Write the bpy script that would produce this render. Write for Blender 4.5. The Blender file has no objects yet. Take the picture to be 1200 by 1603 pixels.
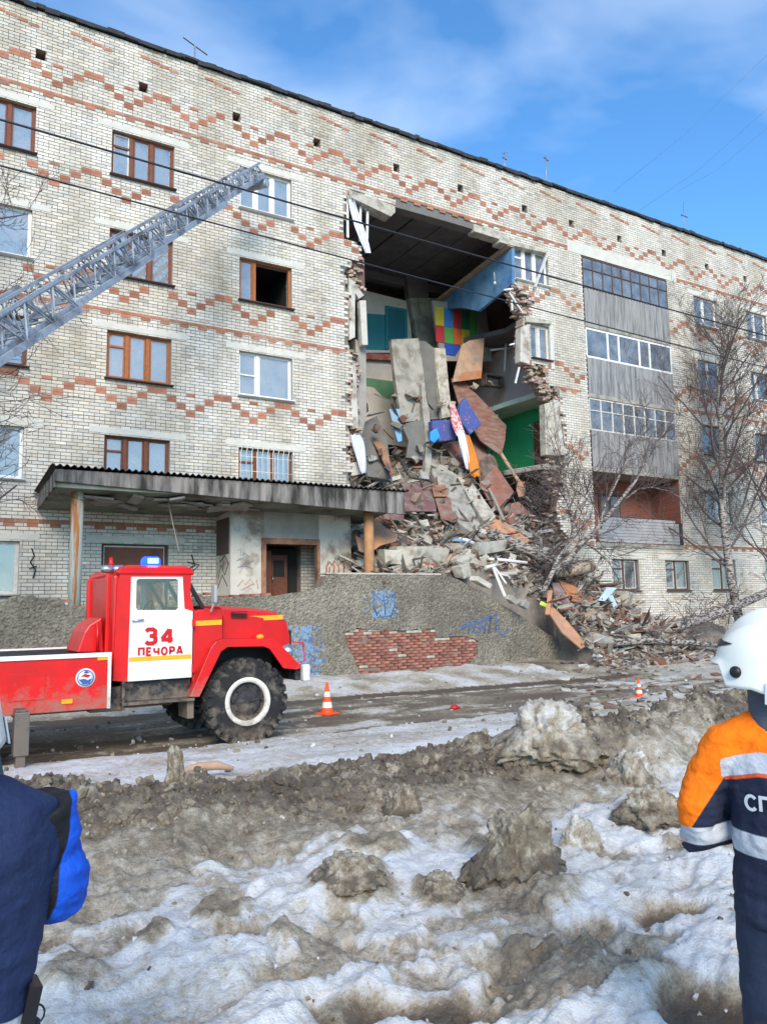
import bpy, bmesh, math, random
import numpy as np
from mathutils import Vector, Matrix, Euler, noise as mnoise
from mathutils.geometry import tessellate_polygon

# ------------------------------------------------------------------ camera
F_PX, PITCH, ROLL, YAW, DIST, HC = 1231.9, 0.12236, -0.018206, 0.54145, 20.622, 1.85
FW = Vector((math.sin(YAW)*math.cos(PITCH), math.cos(YAW)*math.cos(PITCH), math.sin(PITCH)))
R0 = Vector((math.cos(YAW), -math.sin(YAW), 0)); U0 = R0.cross(FW)
RT = R0*math.cos(ROLL) + U0*math.sin(ROLL); UP = -R0*math.sin(ROLL) + U0*math.cos(ROLL)
CAM = Vector((0, -DIST, HC))
scene = bpy.context.scene
COL = scene.collection
cd = bpy.data.cameras.new('camera'); co = bpy.data.objects.new('camera', cd); COL.objects.link(co)
cd.sensor_fit = 'VERTICAL'; cd.sensor_height = 36; cd.sensor_width = 36*1200/1603
cd.lens = F_PX/1603*36; cd.clip_start = .05; cd.clip_end = 2000
mw = Matrix((RT, UP, -FW)).transposed().to_4x4(); mw.translation = CAM
co.matrix_world = mw; scene.camera = co

# ------------------------------------------------------------------ world, sun, exposure
SUN_EL, SUN_AZ = math.radians(32), math.radians(204)      # azimuth clockwise from +Y (towards +X)
w = bpy.data.worlds.new('World'); scene.world = w; w.use_nodes = True
nt = w.node_tree; nt.nodes.clear()
def N(t, typ, **kw):
    n = t.nodes.new(typ)
    for k, v in kw.items():
        if k.startswith('i_'):
            key = k[2:]; n.inputs[int(key) if key.isdigit() else key.replace('_', ' ')].default_value = v
        else: setattr(n, k, v)
    return n
sky = N(nt, 'ShaderNodeTexSky', sky_type='NISHITA', sun_disc=False, sun_elevation=SUN_EL, sun_rotation=SUN_AZ,
        air_density=1.0, dust_density=0.3, ozone_density=3.5, altitude=100)
tc = N(nt, 'ShaderNodeTexCoord')
mp = N(nt, 'ShaderNodeMapping'); mp.inputs['Scale'].default_value = (1.0, 1.0, 2.4); mp.inputs['Location'].default_value = (.62, .25, .1)
nz = N(nt, 'ShaderNodeTexNoise', i_Scale=1.9, i_Detail=5, i_Roughness=.5, i_Distortion=.35)
rp = N(nt, 'ShaderNodeMapRange', i_1=.44, i_2=.92, i_3=0.0, i_4=.85)
gain = N(nt, 'ShaderNodeMix', data_type='RGBA', blend_type='MULTIPLY'); gain.inputs[0].default_value = 1
gain.inputs[7].default_value = (.90, 1.50, 1.80, 1)
mx = N(nt, 'ShaderNodeMix', data_type='RGBA'); mx.inputs[7].default_value = (8.6, 9.6, 10.4, 1)
bg = N(nt, 'ShaderNodeBackground', i_Strength=.112); wo = N(nt, 'ShaderNodeOutputWorld')
L = nt.links.new
L(tc.outputs['Generated'], mp.inputs[0]); L(mp.outputs[0], nz.inputs[0]); L(nz.outputs[0], rp.inputs[0])
L(sky.outputs[0], gain.inputs[6]); L(gain.outputs[2], mx.inputs[6]); L(rp.outputs[0], mx.inputs[0]); L(mx.outputs[2], bg.inputs[0]); L(bg.outputs[0], wo.inputs[0])
sd_ = bpy.data.lights.new('sun', 'SUN'); sd_.energy = 2.8; sd_.angle = math.radians(28); sd_.color = (1, .90, .77)
so = bpy.data.objects.new('sun', sd_); COL.objects.link(so)
sdir = Vector((math.sin(SUN_AZ)*math.cos(SUN_EL), math.cos(SUN_AZ)*math.cos(SUN_EL), math.sin(SUN_EL)))
so.rotation_euler = sdir.to_track_quat('Z', 'Y').to_euler()
so.location = (0, -30, 30)
vs_ = scene.view_settings; vs_.view_transform = 'Standard'; vs_.look = 'None'; vs_.exposure = 0.53; vs_.gamma = 1; vs_.use_curve_mapping = False
scene.render.engine = 'CYCLES'; scene.cycles.use_denoising = True; scene.cycles.max_bounces = 6
scene.cycles.transparent_max_bounces = 12

# ------------------------------------------------------------------ pixels to places
def ray(x, y): return FW + RT*((x-600)/F_PX) + UP*((801.5-y)/F_PX)
def PY(x, y, Y0=0.):
    d = ray(x, y); return CAM + d*((Y0-CAM.y)/d.y)
def PX(x, y, X0):
    d = ray(x, y); return CAM + d*((X0-CAM.x)/d.x)
def PZ(x, y, Z0=0.):
    d = ray(x, y); return CAM + d*((Z0-CAM.z)/d.z)

# ------------------------------------------------------------------ mesh helpers
class MB:
    def __init__(s): s.v = []; s.f = []; s.m = []; s.s = []; s.c = []; s.col = None
    def add(s, vs, fs, mi=0, smooth=False):
        o = len(s.v); s.v += [tuple(v) for v in vs]
        if s.col is not None: s.c += [s.col]*len(vs)
        for f in fs: s.f.append([i+o for i in f]); s.m.append(mi); s.s.append(smooth)
        return s
    def box(s, c, size, rot=None, mi=0, jit=0, rng=None):
        hx, hy, hz = [q/2 for q in size]; c = Vector(c)
        vs = [Vector((a*hx, b*hy, d*hz)) for a in (-1, 1) for b in (-1, 1) for d in (-1, 1)]
        if jit: vs = [v + Vector([rng.uniform(-jit, jit)*q for q in size]) for v in vs]
        if rot is not None:
            m = rot if isinstance(rot, Matrix) else Euler(rot).to_matrix()
            vs = [m @ v for v in vs]
        return s.add([v+c for v in vs], [(0, 1, 3, 2), (4, 6, 7, 5), (0, 4, 5, 1), (2, 3, 7, 6), (0, 2, 6, 4), (1, 5, 7, 3)], mi)
    def b2(s, x0, x1, y0, y1, z0, z1, mi=0): return s.box(((x0+x1)/2, (y0+y1)/2, (z0+z1)/2), (x1-x0, y1-y0, z1-z0), mi=mi)
    def bar(s, a, b, wx, wz, mi=0, up=(0, 0, 1)):
        a = Vector(a); b = Vector(b); d = b-a; l = d.length
        if l < 1e-6: return s
        q = d.normalized(); u = Vector(up)
        if abs(q.dot(u)) > .98: u = Vector((1, 0, 0))
        sx = q.cross(u).normalized(); sz = sx.cross(q)
        m = Matrix((sx, q, sz)).transposed()
        return s.box((a+b)/2, (wx, l, wz), m, mi)
    def prism(s, pts, off, mi=0):
        n = len(pts); off = Vector(off); pts = [Vector(p) for p in pts]
        vs = pts + [p+off for p in pts]
        fs = [list(range(n))[::-1], list(range(n, 2*n))] + [(i, (i+1) % n, n+(i+1) % n, n+i) for i in range(n)]
        return s.add(vs, fs, mi)
    def tube(s, pts, rad, n=8, mi=0, smooth=True, cap=True, flat=1.0):
        pts = [Vector(p) for p in pts]; k = len(pts)
        if not hasattr(rad, '__len__'): rad = [rad]*k
        vs = []; prev = None
        for i, p in enumerate(pts):
            t = (pts[min(i+1, k-1)] - pts[max(i-1, 0)]).normalized()
            if prev is None:
                a = Vector((0, 0, 1)) if abs(t.z) < .9 else Vector((0, 1, 0))
                u = t.cross(a).normalized()
            else: u = (prev - t*prev.dot(t)).normalized()
            prev = u; v = t.cross(u); r = rad[i]
            if not hasattr(r, '__len__'): r = (r, r*flat)
            for j in range(n):
                a = 2*math.pi*j/n; vs.append(p + u*math.cos(a)*r[0] + v*math.sin(a)*r[1])
        fs = []
        for i in range(k-1):
            for j in range(n): fs.append((i*n+j, i*n+(j+1) % n, (i+1)*n+(j+1) % n, (i+1)*n+j))
        s.add(vs, fs, mi, smooth)
        if cap:
            o = len(s.v)-len(vs)
            s.f += [[o+j for j in range(n)][::-1], [o+(k-1)*n+j for j in range(n)]]; s.m += [mi, mi]; s.s += [False, False]
        return s
    def lathe(s, prof, c, axis='z', n=24, mi=0, smooth=True):
        c = Vector(c); vs = []
        for r, h in prof:
            for j in range(n):
                a = 2*math.pi*j/n; x, y = r*math.cos(a), r*math.sin(a)
                vs.append(c + (Vector((x, y, h)) if axis == 'z' else Vector((x, h, y)) if axis == 'y' else Vector((h, x, y))))
        fs = [(i*n+j, i*n+(j+1) % n, (i+1)*n+(j+1) % n, (i+1)*n+j) for i in range(len(prof)-1) for j in range(n)]
        return s.add(vs, fs, mi, smooth)
    def ell(s, c, r, nu=16, nv=10, mi=0, rot=None):
        c = Vector(c); vs = []
        for i in range(nv+1):
            th = math.pi*i/nv
            for j in range(nu):
                a = 2*math.pi*j/nu
                p = Vector((r[0]*math.sin(th)*math.cos(a), r[1]*math.sin(th)*math.sin(a), r[2]*math.cos(th)))
                if rot is not None: p = rot @ p
                vs.append(c+p)
        fs = [(i*nu+j, (i+1)*nu+j, (i+1)*nu+(j+1) % nu, i*nu+(j+1) % nu) for i in range(nv) for j in range(nu)]
        return s.add(vs, fs, mi, True)
    def mesh(s, name, mats):
        me = bpy.data.meshes.new(name); me.from_pydata(s.v, [], s.f)
        for m in (mats if isinstance(mats, (list, tuple)) else [mats]): me.materials.append(MT[m] if isinstance(m, str) else m)
        me.polygons.foreach_set('material_index', s.m); me.polygons.foreach_set('use_smooth', s.s)
        if s.c:
            at = me.attributes.new('Col', 'FLOAT_COLOR', 'POINT')
            at.data.foreach_set('color', np.array(s.c, dtype=np.float32).ravel())
        me.validate(); me.update(); return me
    def build(s, name, mats, parent=None, bevel=0):
        return put(name, s.mesh(name, mats), parent, bevel)
def put(name, me, parent=None, bevel=0, seg=2):
    o = bpy.data.objects.new(name, me); COL.objects.link(o)
    if parent is not None: link(o, parent)
    if bevel:
        b = o.modifiers.new('bevel', 'BEVEL'); b.width = bevel; b.segments = seg; b.limit_method = 'ANGLE'; b.angle_limit = math.radians(35)
    return o
WM = {}
def link(o, parent):                       # child keeps world coordinates; roots are only translated / turned
    o.parent = parent; o.matrix_parent_inverse = WM.get(parent.name, Matrix.Identity(4)).inverted()
def tag(o, label, cat, group=None, kind=None):
    o['label'] = label; o['category'] = cat
    if group: o['group'] = group
    if kind: o['kind'] = kind
    return o
def thing(name, label, cat, loc=(0, 0, 0), group=None):
    o = bpy.data.objects.new(name, None); COL.objects.link(o); o.location = loc; o.empty_display_size = .2
    WM[o.name] = Matrix.Translation(loc)
    return tag(o, label, cat, group)
def structure(o): o['kind'] = 'structure'; return o

# ------------------------------------------------------------------ materials
MT = {}
def lin(c): return tuple(((v/255)/12.92 if v/255 <= .04045 else ((v/255+.055)/1.055)**2.4) for v in c)
def M(name, col, rough=.8, var=.14, sc=4., bump=0., bs=60., metal=0., spec=.35, col2=None, c2s=3., c2t=.55, c2w=.08, attr=False, rnd=0., stretch=None, emit=0., bdist=.02, mud=None):
    m = bpy.data.materials.new(name); m.use_nodes = True; t = m.node_tree; t.nodes.clear()
    out = N(t, 'ShaderNodeOutputMaterial'); b = N(t, 'ShaderNodeBsdfPrincipled', i_Roughness=rough, i_Metallic=metal)
    b.inputs['Specular IOR Level'].default_value = spec
    LL = t.links.new; LL(b.outputs[0], out.inputs[0])
    tcn = N(t, 'ShaderNodeTexCoord'); src = tcn.outputs['Object']
    if stretch:
        mp_ = N(t, 'ShaderNodeMapping'); mp_.inputs['Scale'].default_value = stretch; LL(src, mp_.inputs[0]); src = mp_.outputs[0]
    n1 = N(t, 'ShaderNodeTexNoise', i_Scale=sc, i_Detail=7, i_Roughness=.62); LL(src, n1.inputs[0])
    mr = N(t, 'ShaderNodeMapRange', i_1=.3, i_2=.7, i_3=1-var, i_4=1+var); LL(n1.outputs[0], mr.inputs[0])
    mul = N(t, 'ShaderNodeVectorMath', operation='SCALE'); LL(mr.outputs[0], mul.inputs['Scale'])
    base = N(t, 'ShaderNodeMix', data_type='RGBA'); base.inputs[0].default_value = 0
    base.inputs[6].default_value = (*col, 1)
    if col2:
        n2 = N(t, 'ShaderNodeTexNoise', i_Scale=c2s, i_Detail=6, i_Roughness=.6); LL(src, n2.inputs[0])
        m2 = N(t, 'ShaderNodeMapRange', i_1=c2t-c2w, i_2=c2t+c2w); LL(n2.outputs[0], m2.inputs[0]); LL(m2.outputs[0], base.inputs[0])
        base.inputs[7].default_value = (*col2, 1)
    cur = base.outputs[2]
    if attr:
        an = N(t, 'ShaderNodeAttribute', attribute_name='Col'); am = N(t, 'ShaderNodeMix', data_type='RGBA', blend_type='MULTIPLY'); am.inputs[0].default_value = 1
        LL(cur, am.inputs[6]); LL(an.outputs['Color'], am.inputs[7]); cur = am.outputs[2]
    if rnd:
        oi = N(t, 'ShaderNodeObjectInfo'); r2 = N(t, 'ShaderNodeMapRange', i_3=1-rnd, i_4=1+rnd); LL(oi.outputs['Random'], r2.inputs[0])
        s2 = N(t, 'ShaderNodeVectorMath', operation='SCALE'); LL(cur, s2.inputs[0]); LL(r2.outputs[0], s2.inputs['Scale']); cur = s2.outputs[0]
    LL(cur, mul.inputs[0]); fin = mul.outputs[0]
    if mud:                                             # dried road spray, thick near the ground
        gm = N(t, 'ShaderNodeNewGeometry'); sp = N(t, 'ShaderNodeSeparateXYZ'); LL(gm.outputs['Position'], sp.inputs[0]); zr = N(t, 'ShaderNodeMapRange', i_1=mud[0], i_2=mud[1], i_3=.30, i_4=-.28); LL(sp.outputs[2], zr.inputs[0])
        mn = N(t, 'ShaderNodeTexNoise', i_Scale=7., i_Detail=8, i_Roughness=.75); LL(tcn.outputs['Object'], mn.inputs[0]); ma = N(t, 'ShaderNodeMath', operation='ADD'); LL(mn.outputs[0], ma.inputs[0]); LL(zr.outputs[0], ma.inputs[1])
        mk = N(t, 'ShaderNodeMapRange', i_1=.46, i_2=.72, i_3=0, i_4=.75); LL(ma.outputs[0], mk.inputs[0]); mm_ = N(t, 'ShaderNodeMix', data_type='RGBA'); LL(mk.outputs[0], mm_.inputs[0]); LL(fin, mm_.inputs[6]); mm_.inputs[7].default_value = (*lin((132, 116, 100)), 1); fin = mm_.outputs[2]
    LL(fin, b.inputs['Base Color'])
    if bump:
        n3 = N(t, 'ShaderNodeTexNoise', i_Scale=bs, i_Detail=5, i_Roughness=.65); LL(src, n3.inputs[0])
        bp = N(t, 'ShaderNodeBump', i_Strength=bump, i_Distance=bdist); LL(n3.outputs[0], bp.inputs['Height']); LL(bp.outputs[0], b.inputs['Normal'])
    if emit:
        b.inputs['Emission Color'].default_value = (*col, 1); b.inputs['Emission Strength'].default_value = emit
    MT[name] = m; return m
M('brick_white', lin((218, 209, 195)), .9, .1, 1.1, .35, 90, attr=True, col2=lin((172, 160, 138)), c2s=.8, c2t=.58, c2w=.16, bdist=.006, stretch=(1, 1, .4))
M('mortar', lin((134, 127, 117)), .95, .2, 2.5, .5, 60, col2=lin((98, 93, 87)), c2s=1.3)
M('core', lin((166, 152, 138)), .95, .22, 7, .8, 30, attr=True)
M('brick_red', lin((172, 114, 90)), .9, .22, 5, .4, 70, rnd=.24, col2=lin((160, 128, 108)), c2s=2.2, c2t=.56, c2w=.1)
M('brick_red_far', lin((172, 114, 90)), .9, .22, 5, .4, 70, attr=True, col2=lin((160, 128, 108)), c2s=2.2, c2t=.56, c2w=.1)
M('brick_old', lin((146, 82, 66)), .95, .25, 9, .8, 40, rnd=.3, col2=lin((142, 120, 106)), c2s=3, c2t=.56, c2w=.1)
M('lintel', lin((208, 202, 188)), .9, .1, 3, .3, 50)
M('concrete', lin((166, 160, 148)), .92, .16, 2.2, .6, 40, col2=lin((130, 124, 112)), c2s=2.5)
M('concrete_dark', lin((118, 114, 108)), .92, .2, 2.2, .6, 30)
M('concrete_pale', lin((188, 180, 164)), .92, .16, 3, .6, 40, col2=lin((150, 140, 124)), c2s=4)
M('slab_under', lin((104, 100, 97)), .95, .2, 2, .4, 30)
M('fascia', lin((146, 138, 130)), .9, .16, 1.6, .5, 40, col2=lin((54, 50, 47)), c2s=1.5, c2t=.49, c2w=.12, stretch=(2.6, 2.6, .45))
M('canopy_under', lin((136, 140, 124)), .95, .14, 2, .5, 25, col2=lin((92, 84, 72)), c2s=.9, c2t=.55, c2w=.12)
M('slate', lin((72, 68, 64)), .9, .25, 6, .4, 40)
M('felt', lin((60, 60, 62)), .9, .3, 8, .6, 30)
M('plaster_white', lin((200, 192, 178)), .9, .1, 2.5, .35, 30, col2=lin((142, 126, 110)), c2s=1.1, c2t=.55, c2w=.06)
M('plaster_grey', lin((160, 152, 142)), .95, .15, 3, .5, 30)
M('frame_white', lin((232, 232, 230)), .5, .05, 6)
M('frame_white_old', lin((206, 200, 190)), .75, .15, 14, .2, 60)
M('frame_brown', lin((120, 74, 56)), .75, .22, 14, .3, 60)
M('frame_orange', lin((166, 100, 58)), .7, .18, 14, .2, 60)
M('frame_dark', lin((92, 72, 66)), .8, .2, 14, .3, 60)
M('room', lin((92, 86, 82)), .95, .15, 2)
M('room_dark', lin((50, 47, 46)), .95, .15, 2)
M('curtain', lin((232, 234, 238)), .9, .1, 3)
M('curtain_grey', lin((200, 204, 212)), .9, .12, 3)
M('plywood', lin((158, 116, 88)), .85, .2, 3, .2, 40, col2=lin((120, 84, 70)), c2s=2.2)
M('ply_orange', lin((190, 120, 70)), .8, .18, 3, .2, 40, col2=lin((140, 126, 114)), c2s=2.6, c2t=.57, c2w=.14)
M('rust_metal', lin((128, 84, 66)), .85, .25, 6, .3, 50, col2=lin((96, 70, 62)), c2s=3)
M('pillar', lin((178, 184, 172)), .85, .1, 5, .5, 40, col2=lin((172, 112, 62)), c2s=1.0, c2t=.53, c2w=.05, stretch=(7, 7, .6))
M('pillar_tan', lin((176, 128, 88)), .85, .16, 5, .5, 40, col2=lin((206, 196, 186)), c2s=3.5, c2t=.68, c2w=.02)
M('teal', lin((56, 134, 142)), .7, .1, 3)
M('teal_door', lin((44, 112, 124)), .6, .1, 3)
M('cream', lin((214, 204, 192)), .9, .1, 2.5, .3, 30, col2=lin((186, 160, 140)), c2s=2, c2t=.66)
M('pink_wall', lin((206, 184, 178)), .9, .1, 3, .2, 30)
M('green_wall', lin((52, 168, 108)), .75, .1, 2.2, .2, 30)
M('green_pale', lin((104, 150, 116)), .85, .1, 3)
M('green_ceiling', lin((186, 200, 184)), .85, .08, 3)
M('blue_wall', lin((104, 142, 172)), .8, .14, 1.5, .2, 20, col2=lin((70, 112, 160)), c2s=1.2)
M('brown_wall', lin((120, 92, 82)), .9, .15, 2, .2, 30)
for n_, c_ in dict(q_yellow=(214, 186, 60), q_blue=(62, 128, 196), q_red=(196, 62, 66), q_dgreen=(40, 116, 84), q_green=(90, 164, 80), q_orange=(222, 108, 56), q_dblue=(52, 84, 180)).items():
    M(n_, lin(c_), .6, .08, 5)
M('board_brown', lin((132, 88, 74)), .8, .2, 3, .25, 40, stretch=(1, 1, 3), col2=lin((140, 126, 114)), c2s=2.6, c2t=.57, c2w=.14)
M('board_red', lin((146, 92, 76)), .8, .18, 3, .25, 40, col2=lin((140, 126, 114)), c2s=2.6, c2t=.57, c2w=.14)
M('board_dark', lin((96, 76, 70)), .85, .2, 3, .25, 40, col2=lin((140, 126, 114)), c2s=2.6, c2t=.57, c2w=.14)
M('board_tan', lin((184, 148, 120)), .85, .14, 3, .25, 40, col2=lin((140, 126, 114)), c2s=2.6, c2t=.57, c2w=.14)
M('board_orange', lin((196, 138, 100)), .8, .14, 3, .2, 40, col2=lin((140, 126, 114)), c2s=2.6, c2t=.57, c2w=.14)
M('maroon', lin((118, 82, 80)), .7, .14, 2, .2, 40, col2=lin((140, 126, 114)), c2s=2.6, c2t=.57, c2w=.14)
M('timber', lin((150, 138, 124)), .9, .22, 4, .4, 60, stretch=(6, 6, 1))
M('timber_grey', lin((168, 166, 164)), .9, .16, 3, .4, 60)
M('white_paint', lin((226, 222, 214)), .7, .08, 6)
M('metal_dark', lin((70, 70, 72)), .6, .2, 8, metal=.4)
M('sheet_blue', lin((176, 194, 206)), .5, .12, 3)
M('sky_panel', lin((118, 168, 204)), .7, .12, 4, col2=lin((150, 160, 164)), c2s=3)
M('cloth_blue', lin((78, 92, 150)), .95, .1, 10, col2=lin((176, 110, 120)), c2s=9, c2t=.62, c2w=.03)
M('cloth_pink', lin((198, 110, 118)), .95, .1, 10, col2=lin((226, 196, 190)), c2s=8, c2t=.5, c2w=.04)
M('cloth_white', lin((216, 214, 226)), .95, .06, 6)
M('cloth_orange', lin((208, 132, 52)), .9, .12, 8)
M('cloth_bag', lin((60, 150, 214)), .6, .1, 6)
M('foam', lin((206, 216, 220)), .9, .06, 8)
M('yellowgreen', lin((200, 226, 90)), .8, .06, 6)
M('rubble', (.86, .86, .86), .95, .2, 9, .7, 30, attr=True)
M('bark_birch', lin((166, 156, 146)), .9, .16, 9, .6, 40, col2=lin((70, 61, 56)), c2s=6.5, c2t=.51, c2w=.05, stretch=(1.2, 1.2, 3))
M('bark_twig', lin((100, 86, 82)), .9, .2, 8)
M('bark_twig_pale', lin((150, 140, 134)), .9, .2, 8)
M('log', lin((188, 170, 146)), .9, .16, 6, .5, 30, col2=lin((130, 98, 80)), c2s=5)
M('wire', lin((46, 46, 52)), .6, .05, 3)
M('wire_pale', lin((150, 170, 190)), .6, .05, 3)
M('antenna', lin((150, 152, 156)), .5, .1, 6, metal=.6)
M('corrugated', lin((150, 148, 146)), .85, .22, 2.0, .2, 30, stretch=(8, 8, .6), col2=lin((112, 110, 108)), c2s=1.2, c2t=.56, c2w=.1)
# truck
M('truck_red', lin((214, 22, 20)), .34, .07, 1.6, .05, 8, spec=.45, col2=lin((196, 26, 22)), c2s=2, mud=(.45, 1.35))
M('truck_white', lin((226, 223, 218)), .38, .06, 2, .05, 8, spec=.45, mud=(.45, 1.35))
M('truck_black', lin((34, 34, 36)), .6, .2, 5, mud=(.45, 1.35))
M('truck_yellow', lin((240, 170, 40)), .4, .05, 4)
M('amber', lin((246, 160, 24)), .3, .05, 4, spec=.6)
M('letter_red', lin((196, 28, 28)), .4, .04, 4)
M('emblem_blue', lin((60, 92, 156)), .4, .04, 4)
M('tyre', lin((42, 41, 40)), .92, .25, 10, .3, 60, col2=lin((96, 88, 78)), c2s=5, c2t=.6, mud=(-.1, .5))
M('old_mortar', lin((132, 112, 98)), .95, .2, 8, .6, 30)
M('hub_dark', lin((44, 43, 44)), .7, .2, 8, mud=(.0, 1.1))
M('rim_white', lin((222, 214, 198)), .5, .12, 10, mud=(.0, 1.1))
M('chrome', lin((190, 192, 196)), .3, .05, 4, metal=.9)
M('ladder_steel', lin((156, 162, 170)), .55, .22, 3, metal=.25, col2=lin((96, 98, 104)), c2s=2.5, c2t=.58)
M('leg_steel', lin((72, 76, 84)), .45, .15, 6, metal=.4, mud=(.45, 1.35))
M('beacon', (.01, .06, 1.0), .2, .0, 1, emit=2.2)
M('beacon_core', (.10, .38, 1.0), .2, .0, 1, emit=5)
M('seat_dark', lin((46, 46, 50)), .9, .1, 5)
M('cone_orange', lin((240, 84, 34)), .6, .1, 9)
M('cone_white', lin((226, 218, 208)), .6, .1, 9)
# people
M('skin', lin((206, 156, 132)), .6, .06, 20)
M('navy', lin((38, 44, 66)), .85, .14, 5, .35, 14, bdist=.03)
M('navy_trouser', lin((34, 44, 64)), .85, .14, 5, .35, 12, bdist=.03)
M('black_cloth', lin((30, 30, 34)), .85, .2, 7, .4, 20, bdist=.03)
M('royal', lin((26, 92, 210)), .7, .1, 5, .35, 12, bdist=.03)
M('orange_cloth', lin((255, 128, 18)), .75, .06, 4, .3, 12, bdist=.03)
M('reflective', lin((196, 198, 202)), .45, .08, 9)
M('helmet', lin((240, 234, 220)), .25, .02, 2, spec=.5)
M('helmet_black', lin((34, 34, 36)), .4, .1, 4)
M('grey_cloth', lin((86, 92, 100)), .9, .12, 6, .3, 30)
M('boot', lin((30, 29, 28)), .6, .2, 8)
M('snow_dirty', lin((150, 140, 124)), .9, .2, 5, .9, 18, col2=lin((104, 90, 74)), c2s=6, c2t=.5, c2w=.16, bdist=.05)
M('snow_pale', lin((196, 192, 184)), .85, .12, 5, .8, 18, col2=lin((142, 130, 114)), c2s=3.2, c2t=.55, c2w=.14, bdist=.05)
M('graffiti_blue', lin((84, 106, 150)), .9, .25, 12)
M('graffiti_sky', lin((116, 144, 168)), .9, .25, 12)
M('graffiti_dark', lin((44, 42, 46)), .9, .2, 12)
M('graffiti_orange', lin((196, 110, 60)), .9, .2, 12)
M('graffiti_pink', lin((180, 120, 130)), .9, .2, 12)
def glass(name, tint, refl, rough=.02, dust=.25):
    m = bpy.data.materials.new(name); m.use_nodes = True; t = m.node_tree; t.nodes.clear()
    o = N(t, 'ShaderNodeOutputMaterial'); g = N(t, 'ShaderNodeBsdfGlossy', i_Roughness=rough); tr = N(t, 'ShaderNodeBsdfTransparent')
    tr.inputs[0].default_value = (*tint, 1); g.inputs[0].default_value = (.97, .93, .88, 1)
    fr = N(t, 'ShaderNodeFresnel', i_IOR=1.5); ad = N(t, 'ShaderNodeMath', operation='ADD'); ad.inputs[1].default_value = refl; ad.use_clamp = True
    df = N(t, 'ShaderNodeBsdfDiffuse'); df.inputs[0].default_value = (.56, .57, .59, 1); mxd = N(t, 'ShaderNodeMixShader'); tcn = N(t, 'ShaderNodeTexCoord'); nzz = N(t, 'ShaderNodeTexNoise', i_Scale=2.2, i_Detail=4); dm = N(t, 'ShaderNodeMapRange', i_1=.3, i_2=.7, i_3=dust*.5, i_4=dust*1.5)
    t.links.new(tcn.outputs['Object'], nzz.inputs[0]); t.links.new(nzz.outputs[0], dm.inputs[0]); t.links.new(dm.outputs[0], mxd.inputs[0]); t.links.new(tr.outputs[0], mxd.inputs[1]); t.links.new(df.outputs[0], mxd.inputs[2])
    mx_ = N(t, 'ShaderNodeMixShader'); t.links.new(fr.outputs[0], ad.inputs[0]); t.links.new(ad.outputs[0], mx_.inputs[0])
    t.links.new(mxd.outputs[0], mx_.inputs[1]); t.links.new(g.outputs[0], mx_.inputs[2]); t.links.new(mx_.outputs[0], o.inputs[0]); MT[name] = m
glass('glass', (.86, .89, .90), .12, dust=.28); glass('glass_clear', (.88, .90, .90), .02, dust=.015)
# ================================================================== APARTMENT BUILDING
RNG = random.Random(11)
CH, BLN = 2.8/31, .26
X0F, X1F, ZTOP = -5.0, 40.0, 17.55
bld = thing('apartment_building', 'five storey white brick apartment block with red zigzag courses and a collapsed bay', 'building', (11, 0, 0))
ROWT = {k: 3.65+2.8*(k-1) for k in range(1, 6)}
OPEN = []                                           # openings x0,x1,z0,z1
def in_poly(x, z, poly):
    c = False; n = len(poly)
    for i in range(n):
        x1, z1 = poly[i]; x2, z2 = poly[i-1]
        if (z1 > z) != (z2 > z) and x < (x2-x1)*(z-z1)/(z2-z1)+x1: c = not c
    return c
HOLE_PX = [(542, 303), (545, 297), (617, 321), (617, 309), (700, 333), (745, 349), (770, 366), (803, 383), (803, 447), (812, 452), (832, 476), (826, 492),
           (817, 498), (817, 572), (846, 572), (851, 592), (866, 607), (874, 625), (878, 660), (882, 700), (880, 735), (876, 770), (866, 812), (876, 828),
           (888, 842), (886, 870), (888, 900), (884, 975), (560, 975), (549, 760), (549, 600), (548, 480), (543, 428), (552, 412), (566, 404), (566, 388), (560, 378), (542, 373)]
HOLE = [(PY(*p).x, PY(*p).z) for p in HOLE_PX]
def cross(z, poly):
    xs = []
    n = len(poly)
    for i in range(n):
        x1, z1 = poly[i]; x2, z2 = poly[i-1]
        if (z1 > z) != (z2 > z): xs.append((x2-x1)*(z-z1)/(z2-z1)+x1)
    xs.sort(); return list(zip(xs[::2], xs[1::2]))
def sub(iv, a, b):
    out = []
    for p, q in iv:
        if b <= p or a >= q: out.append((p, q))
        else:
            if a > p: out.append((p, a))
            if b < q: out.append((b, q))
    return out
wall = MB(); wall.b2(X0F, X1F, 7.6, 7.9, 0, ZTOP); wall = wall.build('wall', 'concrete_dark', bld)

WINS = []
def win(x0, x1, row, style, ztop=None, h=1.33, lint=True): WINS.append((x0, x1, (ztop or ROWT[row])-h, ztop or ROWT[row], style, lint))
SP = 3.57
xa, xb, xc = .53, 4.10, 7.71
for r, st in ((5, 'old3'), (4, 'plastic'), (3, 'old3'), (2, 'plastic_one'), (1, 'board_half')): win(xa, xa+1.69, r, st)
for r, st in ((5, 'old3'), (4, 'old3'), (3, 'orange3'), (2, 'old3'), (1, 'boarded')): win(xb, xb+1.69, r, st, h=1.33 if r > 1 else 1.7)
for r, st in ((5, 'plastic3'), (4, 'open_orange'), (3, 'plastic2'), (2, 'barred')): win(xc, xc+1.65, r, st)
for r in (5, 4, 3, 2, 1): win(xa-SP, xa-SP+1.69, r, 'old3')
f5a, f5b = PY(804, 386), PY(858, 448)
WINS.append((f5a.x, f5b.x, 13.5, 14.82, 'white3', False))
f4a, f4b = PY(829, 505), PY(862, 565)
WINS.append((f4a.x, f4b.x, 10.68, 11.98, 'old_pale', False))
WINS.append((22.2, 23.62, 2.36, 3.56, 'ground_pale', True)); WINS.append((25.1, 26.5, 2.36, 3.56, 'ground_orange', True))
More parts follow.
